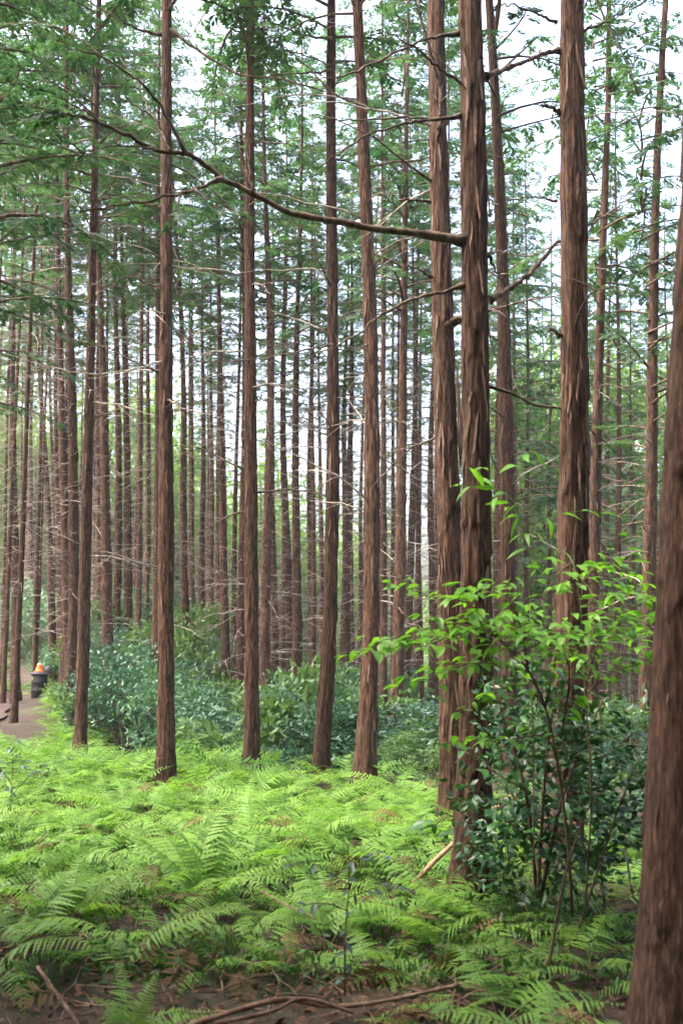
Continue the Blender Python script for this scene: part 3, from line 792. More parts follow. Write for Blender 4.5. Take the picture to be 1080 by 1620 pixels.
px_branch('right', [(884, 80), (850, 88), (820, 102), (770, 118)], 0.016, 0.008, 7.5, 7.4)
px_branch('right', [(880, 36), (850, 22), (810, 8), (780, 12)], 0.012, 0.005, 7.5, 7.2)
px_branch('right', [(885, 178), (870, 170), (856, 166)], 0.016, 0.009, 7.5, 7.4)
px_branch('right', [(885, 532), (874, 520), (866, 523)], 0.014, 0.006, 7.5, 7.4)
px_branch('right', [(880, 318), (840, 312), (800, 318)], 0.009, 0.004, 7.5, 7.3)
px_branch('right', [(922, 362), (950, 345), (985, 320), (1010, 300)], 0.010, 0.004, 7.6, 7.9)
px_branch('right', [(918, 50), (945, 40), (975, 25), (1000, 0)], 0.012, 0.006, 7.6, 8.0, leaves=(0.3, 0.16, 0.1))
px_branch('c2', [(262, 55), (225, 48), (190, 32), (130, -5)], 0.020, 0.008, 11.6, 11.2)
px_branch('c2', [(270, 48), (320, 85), (380, 118), (440, 125), (520, 148), (600, 175)], 0.020, 0.006, 11.6, 11.0)
px_branch('c2', [(262, 330), (230, 322), (200, 315), (160, 310)], 0.012, 0.005, 11.6, 11.2, leaves=(0.5, 0.2, 0.12))
px_branch('c2', [(258, 453), (235, 450), (210, 438), (190, 440)], 0.014, 0.006, 11.6, 11.3)
px_branch('c2', [(262, 570), (220, 582), (150, 592), (80, 580), (10, 560)], 0.012, 0.004, 11.6, 11.0, M_DEAD)
px_branch('c2', [(262, 215), (245, 190), (220, 170), (180, 150)], 0.013, 0.005, 11.6, 11.2)
px_branch('c4', [(524, 62), (480, 55), (430, 35), (380, 10)], 0.017, 0.006, 12.3, 12.0)
px_branch('c4', [(524, 112), (490, 115), (450, 118), (400, 125)], 0.015, 0.006, 12.3, 12.0)
px_branch('c4', [(526, 545), (470, 556), (400, 569), (330, 572), (250, 560)], 0.012, 0.004, 12.3, 11.6)
px_branch('c4', [(524, 105), (490, 90), (450, 75), (440, 40)], 0.012, 0.005, 12.3, 12.1)
px_branch('c5', [(572, 165), (530, 150), (480, 100), (430, 60)], 0.015, 0.005, 11.5, 11.0)
px_branch('c5', [(582, 545), (555, 555), (520, 552), (470, 575)], 0.010, 0.004, 11.5, 11.2)
px_branch('c3', [(395, 300), (385, 265), (372, 210), (355, 190)], 0.013, 0.005, 12.8, 12.4)
px_branch('c3', [(395, 325), (420, 310), (460, 312), (500, 290)], 0.012, 0.004, 12.8, 12.3, leaves=(0.3, 0.2, 0.13))
px_branch('c1', [(147, 450), (170, 452), (200, 440), (225, 430)], 0.016, 0.006, 16.4, 16)
px_branch('c1', [(146, 395), (160, 350), (175, 310), (190, 260)], 0.014, 0.005, 16.4, 16)
px_branch('c1', [(149, 330), (170, 300), (190, 290), (230, 280)], 0.013, 0.005, 16.4, 16)

# torn split on the pale trunk
e, M, D, d = TREES['twin']
mb = MB()
for k in range(5):
    P = [at(722 + k * 1.2, 585 + k * 9, 9.2 - .01 * k), at(725 + k, 640 + 12 * k, 9.17), at(726 + k * .6, 720 + 8 * k, 9.2)]
    V, T = tube(smooth_path(np.array(P) - np.array(M.translation), 10), np.array([.006, .012, .018, .02, .02, .018, .015, .012, .008, .003]) * (1 - .1 * k), 5)
    mb.add(V, T)
link('torn_bark', mb.mesh('torn_bark', M_STRIP), e, label='torn strip of bark hanging from the split')

# ------------------------------------------------------------------ ferns
def frond_geo(seed, L=0.62, pairs=20, lobes=5, wmax=0.15):
    """one frond from the origin out along +X, arching; returns MB (0 blade, 1 stalk)"""
    r = np.random.default_rng(seed)
    n = 16; s = np.linspace(0, 1, n)
    a0 = r.uniform(.6, 1.25); a1 = r.uniform(-.75, .05)
    ang = a0 + (a1 - a0) * s ** 0.8
    dx = np.cos(ang) * L / (n - 1); dzz = np.sin(ang) * L / (n - 1)
    X_ = np.concatenate([[0], np.cumsum(dx[:-1])]); Z_ = np.concatenate([[0], np.cumsum(dzz[:-1])])
    side = r.normal(0, .08) * s ** 2 * L
    C = np.stack([X_, side, Z_], -1)
    mb = MB()
    V, T = tube(C, np.linspace(.0032, .0008, n), 3, False); mb.add(V, T, 1, .5)
    Tn = norm(np.gradient(C, axis=0))
    twist = r.normal(0, .25)
    for q in range(pairs):
        f = 0.2 + 0.79 * q / (pairs - 1)
        g = (f - .2) / .8
        ln = wmax * L / .62 * (min(1, .55 + g * 2.2)) * (1 - g) ** .8 * r.uniform(.82, 1.14) + 0.004
        b = np.array([np.interp(f, s, C[:, c]) for c in range(3)])
        t = norm(np.array([np.interp(f, s, Tn[:, c]) for c in range(3)]))
        sd0 = np.cross([0, 0, 1.0], t); sd0 = norm(sd0 + np.array([0, 0, twist]))
        up = np.cross(t, sd0)
        for sg in (-1, 1):
            if r.random() < .035: continue
            d = norm(sd0 * sg + t * r.uniform(.15, .45) - up * r.uniform(-.02, .42))
            wd = ln * .15 + .003
            tt = np.clip(.5 + .3 * (g - .3) + r.normal(0, .06), 0, 1)
            if lobes <= 1:
                V, T = blades([b], [d], [up], ln, wd * 1.25)
                mb.add(V, T, 0, tt)
            else:
                m = np.linspace(0, 1, lobes * 2 + 1)
                prof = wd * (1 - m ** 2.0) * .62 + .0008
                zig = np.where(np.arange(len(m)) % 2 == 1, 1.0, .45)
                sdir = np.cross(up, d)
                cen = b + d * (ln * m)[:, None] - up * (ln * .18 * m ** 2)[:, None]
                fw = d * (wd * .25)
                Lf = cen + sdir * (prof * zig)[:, None] + fw * (zig > .9)[:, None]
                Rt = cen - sdir * (prof * zig)[:, None] + fw * (zig > .9)[:, None]
                k = len(m); V = np.concatenate([cen, Lf, Rt]); i = np.arange(k - 1)
                T = np.concatenate([np.stack([i, i + 1, k + i + 1], -1), np.stack([i, k + i + 1, k + i], -1),
                                    np.stack([i, 2 * k + i + 1, i + 1], -1), np.stack([i, 2 * k + i, 2 * k + i + 1], -1)])
                mb.add(V, T, 0, tt)
    return mb

FROND_NEAR = [frond_geo(900 + k, lobes=5, pairs=22).mesh('frond', [M_FERN, M_STALK], False) for k in range(8)]
FROND_MID = [frond_geo(930 + k, lobes=2, pairs=19).mesh('frond', [M_FERN, M_STALK], False) for k in range(8)]
FROND_LOW = [frond_geo(960 + k, lobes=1, pairs=15) for k in range(10)]
FROND_LOW = [(np.concatenate(m.V), np.concatenate(m.T), np.concatenate(m.M), np.concatenate(m.C)) for m in FROND_LOW]

def fern(x, y, label, group, sc=1.0, near=False, n=6, r=random, az0=None, spread=6.28, lean=0.0, dead=False):
    e = empty('fern', Matrix.Translation((x, y, gz(x, y) - .01)) , label, 'fern', group)
    az = r.uniform(0, 6.28) if az0 is None else az0
    src = FROND_NEAR if near else FROND_MID
    for k in range(n):
        a = az + spread * (k + r.uniform(-.3, .3)) / n
        m = Matrix.Rotation(a, 4, 'Z') @ Matrix.Rotation(r.gauss(0, .12) + lean, 4, 'Y') @ Matrix.Rotation(r.gauss(0, .2), 4, 'X') @ Matrix.Scale(sc * r.uniform(.75, 1.2), 4)
        link('frond', src[r.randrange(8)], e, m)
    return e

def fern_ok(x, y):
    """where the bright fern bed lies"""
    right = 1.0 + 0.05 * (y - 8) if y > 6.6 else 0.4
    if y > 12.6 - 0.72 * x - (1.2 if x > .1 else 0) + 0.9 * math.sin(x * 2.3) + .5 * math.sin(x * 5.1): return 0.0   # spacing in metres, 0 = none
    if x > right and not (y > 8.2 and x < 1.9): return 0.5
    if y < 5.5: return 1.05
    if y < 6.4: return 0.42
    if y < 7.4: return 0.31
    return 0.25

rf2 = random.Random(3)
cand = []
tries = 0
while len(cand) < 2600 and tries < 40000:
    tries += 1
    y = rf2.uniform(4.4, 17.5); x = rf2.uniform(-.40 * y - .8, 2.4)
    dm = fern_ok(x, y)
    if dm == 0: continue
    if x < -6.3 and y > 15.0: continue
    if any((x - a) ** 2 + (y - b) ** 2 < dm * dm for a, b in cand): continue
    if any(abs(x - M.translation.x) < .15 and abs(y - d) < .15 for e_, M, D_, d in TREES.values()): continue
    cand.append((x, y))
cand.sort(key=lambda c: c[1])
vis = [c for c in cand if abs(c[0]) < .345 * c[1] + .35]
near = set(vis[:270])
for x, y in vis[:270]:
    if y < 6.6:
        lab, grp = 'separate green fern on the dark leaf litter in front of the fern bed', 'ferns on the dark litter in front'
    elif x < -1.2:
        lab, grp = 'bright green fern packed into the near left part of the fern bed', 'ferns in the near left of the bed'
    else:
        lab, grp = 'bright green fern packed into the near middle part of the fern bed', 'ferns in the near middle of the bed'
    fern(x, y, lab, grp, rf2.uniform(.7, 1.2), y < 6.6, 6, rf2)
# the rest of the bed: one mass
bed = MB()
rr = np.random.default_rng(12)
def bed_fern(x, y, sc, dt=0.0, nf=6):
    z = gz(x, y); az = rr.uniform(0, 6.28)
    t0 = rr.normal(0, .2) + dt
    for k in range(nf):
        V, T, Mx, C = FROND_LOW[int(rr.integers(0, 10))]
        m = np.array((Matrix.Rotation(az + 6.28 * (k + rr.uniform(-.3, .3)) / nf, 3, 'Z') @ Matrix.Rotation(rr.normal(0, .12), 3, 'Y') @ Matrix.Rotation(rr.normal(0, .2), 3, 'X')))
        s = sc * rr.uniform(.75, 1.2)
        bed.V.append((V * s) @ m.T + np.array([x, y, z])); bed.T.append(T + bed.n); bed.M.append(Mx); bed.C.append(np.clip(C + t0, 0, 1)); bed.n += len(V)
for x, y in cand:
    if (x, y) not in near: bed_fern(x, y, rr.uniform(.72, 1.3) + .02 * max(y - 11, 0))
for k in range(150):                                     # ferns by the path, beyond the drum
    y = rr.uniform(33.5, 44); x = rr.uniform(-19, -9.0)
    bed_fern(x, y, rr.uniform(1.0, 1.6), -.15, 5)
for k in range(240):
    y = rr.uniform(14.0, 27); x = -.345 * y + .5 + rr.uniform(.25, 1.0) * .085 * y
    if abs(x - np.interp(y, pc[:, 1], pc[:, 0])) < .75: continue
    if y > 16.5 and 35 < CX + F * x / y < 90: continue
    bed_fern(x, y, rr.uniform(.8, 1.25), -.05, 5)
link('fern_bed', bed.mesh('fern_bed', [M_FERN, M_STALK], False), kind='stuff', label='bright yellow green mass of ferns covering the clearing', category='ferns')

def hero_fern(px, py, label, sc, n, az0, spread, lean=0.0):
    Yg = 6.0
    for _ in range(12):                                  # where the pixel's ray meets the ground
        pt = at(px, py, Yg); gg = gz(pt.x, Yg)
        dz = (pt.z - EYE) / Yg
        Yg = (gg - EYE) / dz
    return fern(pt.x, Yg, label, None, sc, True, n, rf2, az0, spread, lean)
hero_fern(30, 1500, 'large light fern at the lower left corner with fronds spread to both sides', 1.35, 6, -1.2, 5.0)
hero_fern(185, 1545, 'low pale green fern on bare litter near the lower left corner', 1.15, 5, 0.0, 2.6, -.1)
hero_fern(318, 1430, 'tall fern with one upright comb shaped frond in the left foreground', 1.35, 5, 1.0, 3.0, -.45)
hero_fern(690, 1500, 'broad fern spreading flat fronds in front of the long branch tree', 1.25, 7, -.4, 6.28, .1)
hero_fern(820, 1480, 'fern with long arching fronds right of the long branch tree foot', 1.25, 6, -.6, 4.4, .1)
hero_fern(790, 1625, 'low bright fern at the bottom edge near the thickest trunk', 1.25, 5, -.5, 4.2, .05)
hero_fern(620, 1545, 'small fern half in shade beside the dead stump twigs at the bottom', .8, 5, 0, 6.28)
hero_fern(200, 1660, 'small fern tip poking up at the bottom edge left of centre', .7, 4, .5, 3.0, -.4)

# ------------------------------------------------------------------ shrubs
SHRUBS = []
M_SHRUB2 = leaf_mat('yellowish_shrub_leaf', (0.04, 0.10, 0.03), (0.14, 0.24, 0.075), 0.45, 0.3, 0.35)
M_SHRUB3 = leaf_mat('deep_shrub_leaf', (0.015, 0.055, 0.035), (0.065, 0.155, 0.085), 0.34, 0.15, 0.5)
for k in range(9):
    r = np.random.default_rng(700 + k)
    mb = MB()
    cl = leafy_shape(r, (2100, 1500, 2300)[k % 3], .95, .95, .75, (.115, .15, .10)[k % 3], mb, 0, .45, .55, (34, 22, 30)[k % 3])
    mb.V = [v + np.array([0, 0, .95]) for v in mb.V]
    me = mb.mesh('foliage', (M_SHRUB, M_SHRUB2, M_SHRUB3)[k % 3], False)
    st = MB()
    for c in cl[:14]:
        P = smooth_path([(0, 0, -.1), (c[0] * .35, c[1] * .35, .45), (c[0], c[1], c[2] + .95)], 7)
        V, T = tube(P, np.linspace(.014, .003, 7), 4, False); st.add(V, T)
    SHRUBS.append((me, st.mesh('stem', M_STEM)))

def shrub(x, y, s, sz, label, group):
    e = empty('shrub', Matrix.Translation((x, y, gz(x, y))) @ Matrix.Rotation(random.uniform(0, 6.28), 4, 'Z') @ Matrix.Diagonal((s, s, sz, 1)), label, 'shrub', group)
    f, st = random.choice(SHRUBS)
    link('foliage', f, e, kind='stuff'); link('stem', st, e)
    return e

def shrub_px(px, py_top, d, wpx, label, group=None):
    """a shrub whose top shows at the pixel and that is wpx wide"""
    x = (px - CX) / F * d
    s = wpx * d / F / 2.0
    top = at(px, py_top, d).z - gz(x, d)
    return shrub(x, d, s, max(top, .5) / 1.75, label, group)

G_S = 'broadleaf shrubs between the trunks'
for a in [
    (142, 1050, 21.0, 100, 'bluish green shrub behind the foot of the dark leaning trunk'),
    (165, 1040, 23.0, 110, 'bluish shrub around the foot of the left leaning trunk'),
    (225, 990, 26.0, 120, 'tall pale green shrub just left of the isolated trunk'),
    (205, 1085, 20.5, 100, 'low shrub at the fern edge left of the isolated trunk'),
    (150, 945, 30.0, 110, 'dark green shrub behind the dark leaning trunk near the drum'),
    (118, 1062, 24.0, 80, 'dark shrub pressing against the right side of the black drum'),
    (60, 920, 42.0, 140, 'distant green shrub high on the left above the drum'),
    (10, 900, 44.0, 130, 'distant shrub at the left edge above the path'),
    (310, 940, 29.0, 110, 'tall dark green shrub behind the slim left leaning trunk'),
    (345, 1030, 24.0, 120, 'bluish shrub at the foot of the knotty slim trunk'),
    (315, 1075, 21.0, 110, 'pale leaved shrub at the fern edge right of the isolated trunk'),
    (365, 1110, 18.5, 90, 'low shrub against the darker trunk of the reddish pair'),
    (430, 1075, 19.0, 100, 'green shrub right of the reddish trunk'),
    (450, 1030, 26.0, 120, 'sunlit pale shrub behind the slim trunk with pale twigs'),
    (470, 1130, 17.2, 90, 'low dark shrub left of the leaning trunk foot'),
    (545, 1040, 22.0, 90, 'airy light shrub between the leaning and the bowed trunk'),
    (545, 1120, 17.0, 80, 'dark glossy shrub between the leaning and bowed trunk feet'),
    (620, 1140, 20.0, 90, 'blue green shrub right of the bowed trunk foot'),
    (660, 1135, 18.5, 100, 'blue green shrub left of the long branch tree'),
    (690, 1175, 16.0, 90, 'low shrub touching the left edge of the long branch tree'),
    (840, 1120, 15.0, 130, 'pale shrub seen behind the sapling stems'),
    (950, 1080, 13.0, 140, 'grey green shrub behind the sapling, left of the thickest trunk'),
    (900, 1180, 11.0, 130, 'shrub low behind the dark glossy bush'),
    (1000, 1150, 12.5, 130, 'pale shrub against the left edge of the thickest trunk'),
    (985, 1250, 8.2, 170, 'low shrub filling the shade left of the thickest trunk'),
    (820, 1290, 9.4, 150, 'low shrub behind the pale slanting fallen branch'),
    (930, 1230, 9.8, 150, 'mid green shrub deep in the shade behind the bare stems'),
    (640, 1215, 13.2, 130, 'low dark shrub at the fern edge right of the bowed trunk foot'),
    (600, 1190, 14.2, 110, 'green shrub close behind the bowed trunk foot'),
    (690, 1235, 11.6, 110, 'low shrub between the torn bark trunk and the fern edge'),
    (450, 1180, 14.6, 110, 'low shrub between the reddish trunk and the leaning trunk feet'),
    (255, 1100, 22.0, 70, 'small shrub hidden behind the isolated trunk'),
]:
    shrub_px(*a)
rs = random.Random(9)
for k in range(130):
    Yd = rs.uniform(15, 46); px = rs.uniform(90, 1100) if k < 80 else rs.uniform(150, 720)
    x = (px - CX) / F * Yd
    if Yd > 34 and x > -3: continue
    if (px < 130 and Yd < 34) or (px < 300 and Yd < 19): continue
    shrub(x, Yd, rs.uniform(.65, 1.2), rs.uniform(.7, 1.4), 'green broadleaf shrub in the thicket between the far trunks', 'shrubs in the thicket between the far trunks')
for k in range(26):
    Yd = rs.uniform(36, 52); px = rs.uniform(-60, 330)
    x = (px - CX) / F * Yd
    shrub(x, Yd, rs.uniform(.7, 1.3), rs.uniform(.6, 1.1), 'dull green shrub on the rise behind the black drum', 'shrubs on the rise behind the drum')

# ------------------------------------------------------------------ the sapling in the right foreground
def leaf_geo(seed, L=0.085, W=0.04, fold=.25, curl=.25):
    r = np.random.default_rng(seed)
    m = np.array([0, .12, .3, .5, .7, .87, 1.0]); pr = W * .5 * np.array([.05, .55, .95, 1.0, .75, .35, 0])
    z = -curl * L * m ** 2
    C = np.stack([L * m, r.normal(0, .03) * L * m ** 2, z], -1)
    Lf = C + np.stack([0 * m, pr, fold * pr], -1); Rt = C + np.stack([0 * m, -pr, fold * pr], -1)
    k = len(m); V = np.concatenate([C, Lf, Rt]); i = np.arange(k - 1)
    T = np.concatenate([np.stack([i, i + 1, k + i + 1], -1), np.stack([i, k + i + 1, k + i], -1), np.stack([i, 2 * k + i + 1, i + 1], -1), np.stack([i, 2 * k + i, 2 * k + i + 1], -1)])
    return V, T
def leaf_set(mat, L, W, n=5, s0=0, curl=.25):
    out = []
    for k in range(n):
        V, T = leaf_geo(s0 + k, L, W, curl=curl * (.5 + .3 * k))
        out.append(make_mesh('leaf', V, T, mat, np.full(len(V), .1 + .14 * k)))
    return out
LEAF_BRIGHT = leaf_set(M_BRIGHT, .082, .037, 5, 10)
LEAF_DARK = leaf_set(M_DARKLEAF, .085, .038, 5, 30)
LEAF_BLUE = leaf_set(M_BLUELEAF, .06, .024, 4, 50)
LEAF_LONG = leaf_set(M_BRIGHT, .15, .036, 4, 70, .4)

def plant(label, category, base, name):
    return empty(name, Matrix.Translation(base), label, category)

def twig_with_leaves(e, pts, depths, r0, leaves, step, rnd, mat=None, scale=1.0, name='twig', sub=True, jd=.16, limit=None, tilt=.35, count=[0]):
    base = np.array(e.matrix_basis.translation)
    ds = np.interp(np.linspace(0, 1, len(pts)), np.linspace(0, 1, len(depths)), depths)
    P = smooth_path(np.array([at(x, y, q) for (x, y), q in zip(pts, ds)]), 18)
    V, T = tube(P - base, np.linspace(r0, r0 * .35, 18), 5)
    link(name, make_mesh(name, V, T, mat or M_STEM), e)
    if not leaves: return
    seg = np.linalg.norm(np.diff(P, axis=0), axis=1); cum = np.concatenate([[0], np.cumsum(seg)])
    s = .12 * cum[-1]; sg = 1
    while s < cum[-1] + .001:
        pt = np.array([np.interp(s, cum, P[:, q]) for q in range(3)])
        tg_ = norm(np.array([np.interp(s + .03, cum, P[:, q]) for q in range(3)]) - np.array([np.interp(s - .03, cum, P[:, q]) for q in range(3)]))
        sg = -sg
        if sub:
            d = norm(np.cross(tg_, [0, 0, 1]) * sg + tg_ * rnd.uniform(.2, .8) + np.array([0, 0, rnd.uniform(-.15, .35)]))
            Ls = rnd.uniform(.08, jd * 2)
            Q = pt + d * np.linspace(0, Ls, 4)[:, None]
            V, T = tube(Q - base, [.0018, .0015, .0012, .0008], 3)
            link('shoot', make_mesh('shoot', V, T, M_STEM), e)
            spots = [(Q[1], 1), (Q[2], -1), (Q[3], 1), (Q[3], 0)] if Ls > .15 else [(Q[2], 1), (Q[3], -1)]
        else:
            d = tg_; spots = [(pt, sg)]
        for q, sgn in spots:
            az = math.atan2(d[1], d[0]) + sgn * rnd.uniform(.4, 1.0)
            m = Matrix.Translation(q - base) @ Matrix.Rotation(az, 4, 'Z') @ Matrix.Rotation(rnd.gauss(.05, tilt), 4, 'Y') @ Matrix.Rotation(rnd.gauss(0, tilt), 4, 'X') @ Matrix.Scale(scale * rnd.uniform(.7, 1.25), 4)
            link('leaf', rnd.choice(leaves), e, m)
        s += step * rnd.uniform(.7, 1.3)

rl = random.Random(21)
sap = plant('bright green broadleaf sapling with layered leaves in front of the straight thick trunk', 'sapling', at(905, 1440, 5.6), 'sapling')
sap.matrix_basis.translation.z = gz(sap.matrix_basis.translation.x, 5.6)
tw = lambda pts, dep, r0=.006, step=.075, **k: twig_with_leaves(sap, pts, dep, r0, LEAF_BRIGHT, step * .46, rl, tilt=.22, **k)
twig_with_leaves(sap, [(905, 1450), (897, 1330), (880, 1200), (862, 1120), (835, 1060), (790, 1012), (760, 985), (725, 975)], [5.6, 5.4], .010, None, 1, rl, name='stem')
twig_with_leaves(sap, [(925, 1440), (935, 1250), (925, 1100), (918, 960), (905, 890)], [5.6, 5.7], .007, None, 1, rl, name='stem')
tw([(760, 985), (690, 990), (630, 1015), (580, 1028)], [5.4, 5.2])
tw([(790, 1010), (740, 955), (690, 945), (650, 940)], [5.4, 5.5])
tw([(835, 1060), (820, 980), (790, 940), (735, 945)], [5.4, 5.3])
tw([(862, 1120), (880, 1020), (850, 985), (790, 985), (700, 1010)], [5.5, 5.2])
tw([(925, 1100), (945, 1020), (985, 985), (1035, 975)], [5.7, 5.5])
tw([(918, 960), (925, 915), (955, 900), (1005, 905)], [5.7, 5.8])
tw([(905, 890), (890, 900), (870, 925), (850, 960)], [5.7, 5.6])
tw([(925, 1100), (965, 1065), (1010, 1050), (1045, 1030)], [5.7, 5.4])
tw([(840, 1065), (780, 1050), (720, 1055), (690, 1085)], [5.4, 5.3])
tw([(920, 1030), (890, 1000), (850, 1020), (800, 1040)], [5.6, 5.2])
tw([(918, 960), (950, 950), (1000, 940), (1040, 950)], [5.7, 5.4])
tw([(925, 1060), (960, 1010), (990, 1010), (1035, 1005)], [5.7, 5.9])
tw([(862, 1120), (830, 1085), (790, 1090), (740, 1110)], [5.5, 5.6], step=.12)
tw([(820, 1040), (770, 1000), (720, 1005), (650, 1030)], [5.4, 5.0])
tw([(905, 900), (930, 930), (960, 975), (1000, 960)], [5.7, 5.3])
tw([(885, 1180), (900, 1060), (870, 1020), (820, 1010)], [5.5, 5.1])
tw([(880, 1200), (860, 1165), (800, 1170), (720, 1175)], [5.5, 5.4], step=.16)

sprig = plant('single tall shoot with long pointed light green leaves above the sapling', 'shoot', at(845, 1300, 5.9), 'bamboo_grass')
sprig.matrix_basis.translation.z = gz(sprig.matrix_basis.translation.x, 5.9)
tl = lambda pts, dep, r0=.0025, step=.09: twig_with_leaves(sprig, pts, dep, r0, LEAF_LONG, step, rl, mat=M_BRIGHT, sub=False, tilt=.5)
twig_with_leaves(sprig, [(845, 1400), (842, 1150), (838, 900), (828, 800), (818, 740)], [5.9, 5.7], .005, None, 1, rl, name='stem')
tl([(828, 810), (790, 775), (745, 770), (712, 768)], [5.7, 5.6])
tl([(818, 745), (822, 728), (832, 718), (845, 705)], [5.7, 5.6], step=.05)
tl([(833, 860), (810, 800), (790, 790), (770, 740)], [5.75, 5.7])
tl([(838, 860), (850, 830), (880, 815), (925, 808), (970, 815)], [5.75, 5.9], step=.12)
tl([(836, 880), (830, 840), (818, 815), (800, 800)], [5.75, 5.6])
tl([(838, 900), (855, 885), (875, 880), (890, 870)], [5.75, 5.6])

bush = plant('dark glossy evergreen bush in the shade under the bright sapling', 'bush', at(850, 1390, 6.1), 'bush')
bush.matrix_basis.translation.z = gz(bush.matrix_basis.translation.x, 6.1)
tb = lambda pts, dep, r0=.007, step=.075, **k: twig_with_leaves(bush, pts, dep, r0, LEAF_DARK, step, rl, **k)
tb([(850, 1420), (830, 1250), (800, 1150), (780, 1080)], [6.1, 6.2], .012)
tb([(855, 1420), (890, 1260), (930, 1160), (960, 1090)], [6.1, 6.3], .012)
tb([(850, 1420), (860, 1250), (870, 1150), (880, 1080)], [6.1, 6.0], .012)
tb([(840, 1330), (790, 1290), (760, 1280), (730, 1270)], [6.1, 5.9])
tb([(845, 1340), (880, 1290), (920, 1270), (960, 1280)], [6.1, 5.9])
tb([(830, 1250), (780, 1220), (760, 1200), (735, 1190)], [6.1, 6.3])
tb([(900, 1240), (950, 1200), (980, 1180), (1010, 1150)], [6.2, 6.1])
tb([(815, 1190), (840, 1140), (850, 1110), (845, 1060)], [6.2, 6.0])
tb([(930, 1160), (900, 1120), (890, 1080), (900, 1040)], [6.3, 6.1])
fo = MB()
bb = np.array(bush.matrix_basis.translation)
leafy_shape(np.random.default_rng(5), 2700, .56, .5, .74, .072, fo, 0, .3, .7, 60)
cc_ = np.array(at(872, 1262, 6.3)) - bb
fo.V = [v + cc_ for v in fo.V]
link('foliage', fo.mesh('foliage', M_DARKLEAF, False), bush, kind='stuff')

low = plant('low leafy undershrub in the shade behind the foot of the long branch tree', 'bush', at(800, 1370, 6.8), 'bush')
low.matrix_basis.translation.z = gz(low.matrix_basis.translation.x, 6.8)
for pts in ([(800, 1380), (780, 1320), (740, 1300), (700, 1310)], [(800, 1380), (820, 1310), (850, 1290), (880, 1300)], [(805, 1380), (800, 1310), (790, 1280), (770, 1260)], [(800, 1380), (850, 1350), (900, 1340), (940, 1350)], [(800, 1380), (770, 1350), (760, 1330), (790, 1300)]):
    twig_with_leaves(low, pts, [6.8, 6.6], .006, LEAF_BLUE + LEAF_DARK[3:], .06, rl, scale=1.1)

seed = plant('small seedling with bluish leaves standing in the middle foreground', 'seedling', at(545, 1560, 4.9), 'seedling')
seed.matrix_basis.translation.z = gz(seed.matrix_basis.translation.x, 4.9)
twig_with_leaves(seed, [(545, 1575), (546, 1480), (552, 1400), (550, 1335)], [4.9, 4.8], .005, LEAF_BLUE, .05, rl, name='stem', sub=False)
for pts in ([(552, 1400), (520, 1380), (490, 1365), (450, 1370)], [(551, 1380), (570, 1360), (590, 1350), (620, 1365)], [(550, 1420), (580, 1410), (610, 1400), (640, 1410)], [(548, 1440), (520, 1430), (490, 1430), (470, 1440)]):
    twig_with_leaves(seed, pts, [4.85, 4.7], .003, LEAF_BLUE, .05, rl, sub=False)
seed2 = plant('small bluish leaved seedling at the left edge of the ferns', 'seedling', at(15, 1290, 9.0), 'seedling')
seed2.matrix_basis.translation.z = gz(seed2.matrix_basis.translation.x, 9.0)
for pts in ([(15, 1310), (18, 1260), (20, 1220), (22, 1185)], [(18, 1260), (40, 1235), (50, 1225), (70, 1220)], [(18, 1240), (0, 1215), (-10, 1210), (-20, 1200)]):
    twig_with_leaves(seed2, pts, [9, 8.9], .004, LEAF_BLUE, .06, rl, scale=1.2)

# thin bare stems in the right thicket
for k, (pts, d, lab) in enumerate([
    ([(862, 1560), (890, 1400), (910, 1330), (935, 1270), (980, 1230)], 5.2, 'bent bare stem rising right of the long branch tree foot'),
    ([(960, 1480), (945, 1300), (950, 1150), (930, 1020)], 6.4, 'thin upright bare stem beside the thickest trunk'),
    ([(1000, 1420), (985, 1300), (995, 1200), (1000, 1100)], 6.8, 'slanting bare stem close to the left edge of the thickest trunk'),
    ([(905, 1500), (960, 1330), (985, 1260), (1010, 1200)], 5.9, 'bare stem leaning right across the shaded thicket')]):
    P = smooth_path([at(x, y, d) for x, y in pts], 20)
    V, T = tube(P, np.linspace(.008, .003, 20) * (1 + .1 * rng.normal(0, 1, 20)), 7)
    link('bare_stem', make_mesh('bare_stem', V, T, M_STEM), label=lab, category='stem')

# ------------------------------------------------------------------ fallen wood
def fallen(pts, depths, r0, r1, label, mat=M_FALLEN, seg=9):
    ds = np.interp(np.linspace(0, 1, len(pts)), np.linspace(0, 1, len(depths)), depths)
    P = smooth_path([at(x, y, q) for (x, y), q in zip(pts, ds)], 26)
    P[:, 2] = np.maximum(P[:, 2], ground_z(P[:, 0], P[:, 1]) + r0 * .8)
    V, T = tube(P, np.linspace(r0, r1, 26) * (1 + .12 * rng.normal(0, 1, 26).clip(-1.5, 1.5)), seg)
    return link('fallen_branch', make_mesh('fallen_branch', V, T, mat), label=label, category='branch')
fallen([(640, 1412), (700, 1350), (770, 1290), (816, 1258)], [7.15, 7.4], .013, .026, 'pale reddish fallen branch slanting up behind the foot of the long branch tree')
fallen([(300, 1622), (440, 1582), (520, 1592), (600, 1585), (726, 1558)], [4.5, 4.9], .013, .009, 'long bent fallen branch lying along the bottom edge', M_TWIG)
fallen([(340, 1620), (430, 1600), (480, 1580), (560, 1602)], [4.4, 4.6], .009, .007, 'thinner fallen branch crossing the long one at the bottom edge', M_TWIG)
fallen([(60, 1530), (110, 1600), (150, 1660)], [5.1, 4.4], .009, .006, 'brown fallen twig slanting down in the lower left corner', M_TWIG)
fallen([(410, 1408), (450, 1430), (500, 1455)], [5.9, 5.4], .005, .003, 'short fallen twig among the ferns left of the seedling', M_TWIG)
fallen([(265, 1560), (275, 1545), (282, 1528)], [5.0, 4.9], .007, .005, 'short stub of twig sticking up left of the seedling', M_TWIG)
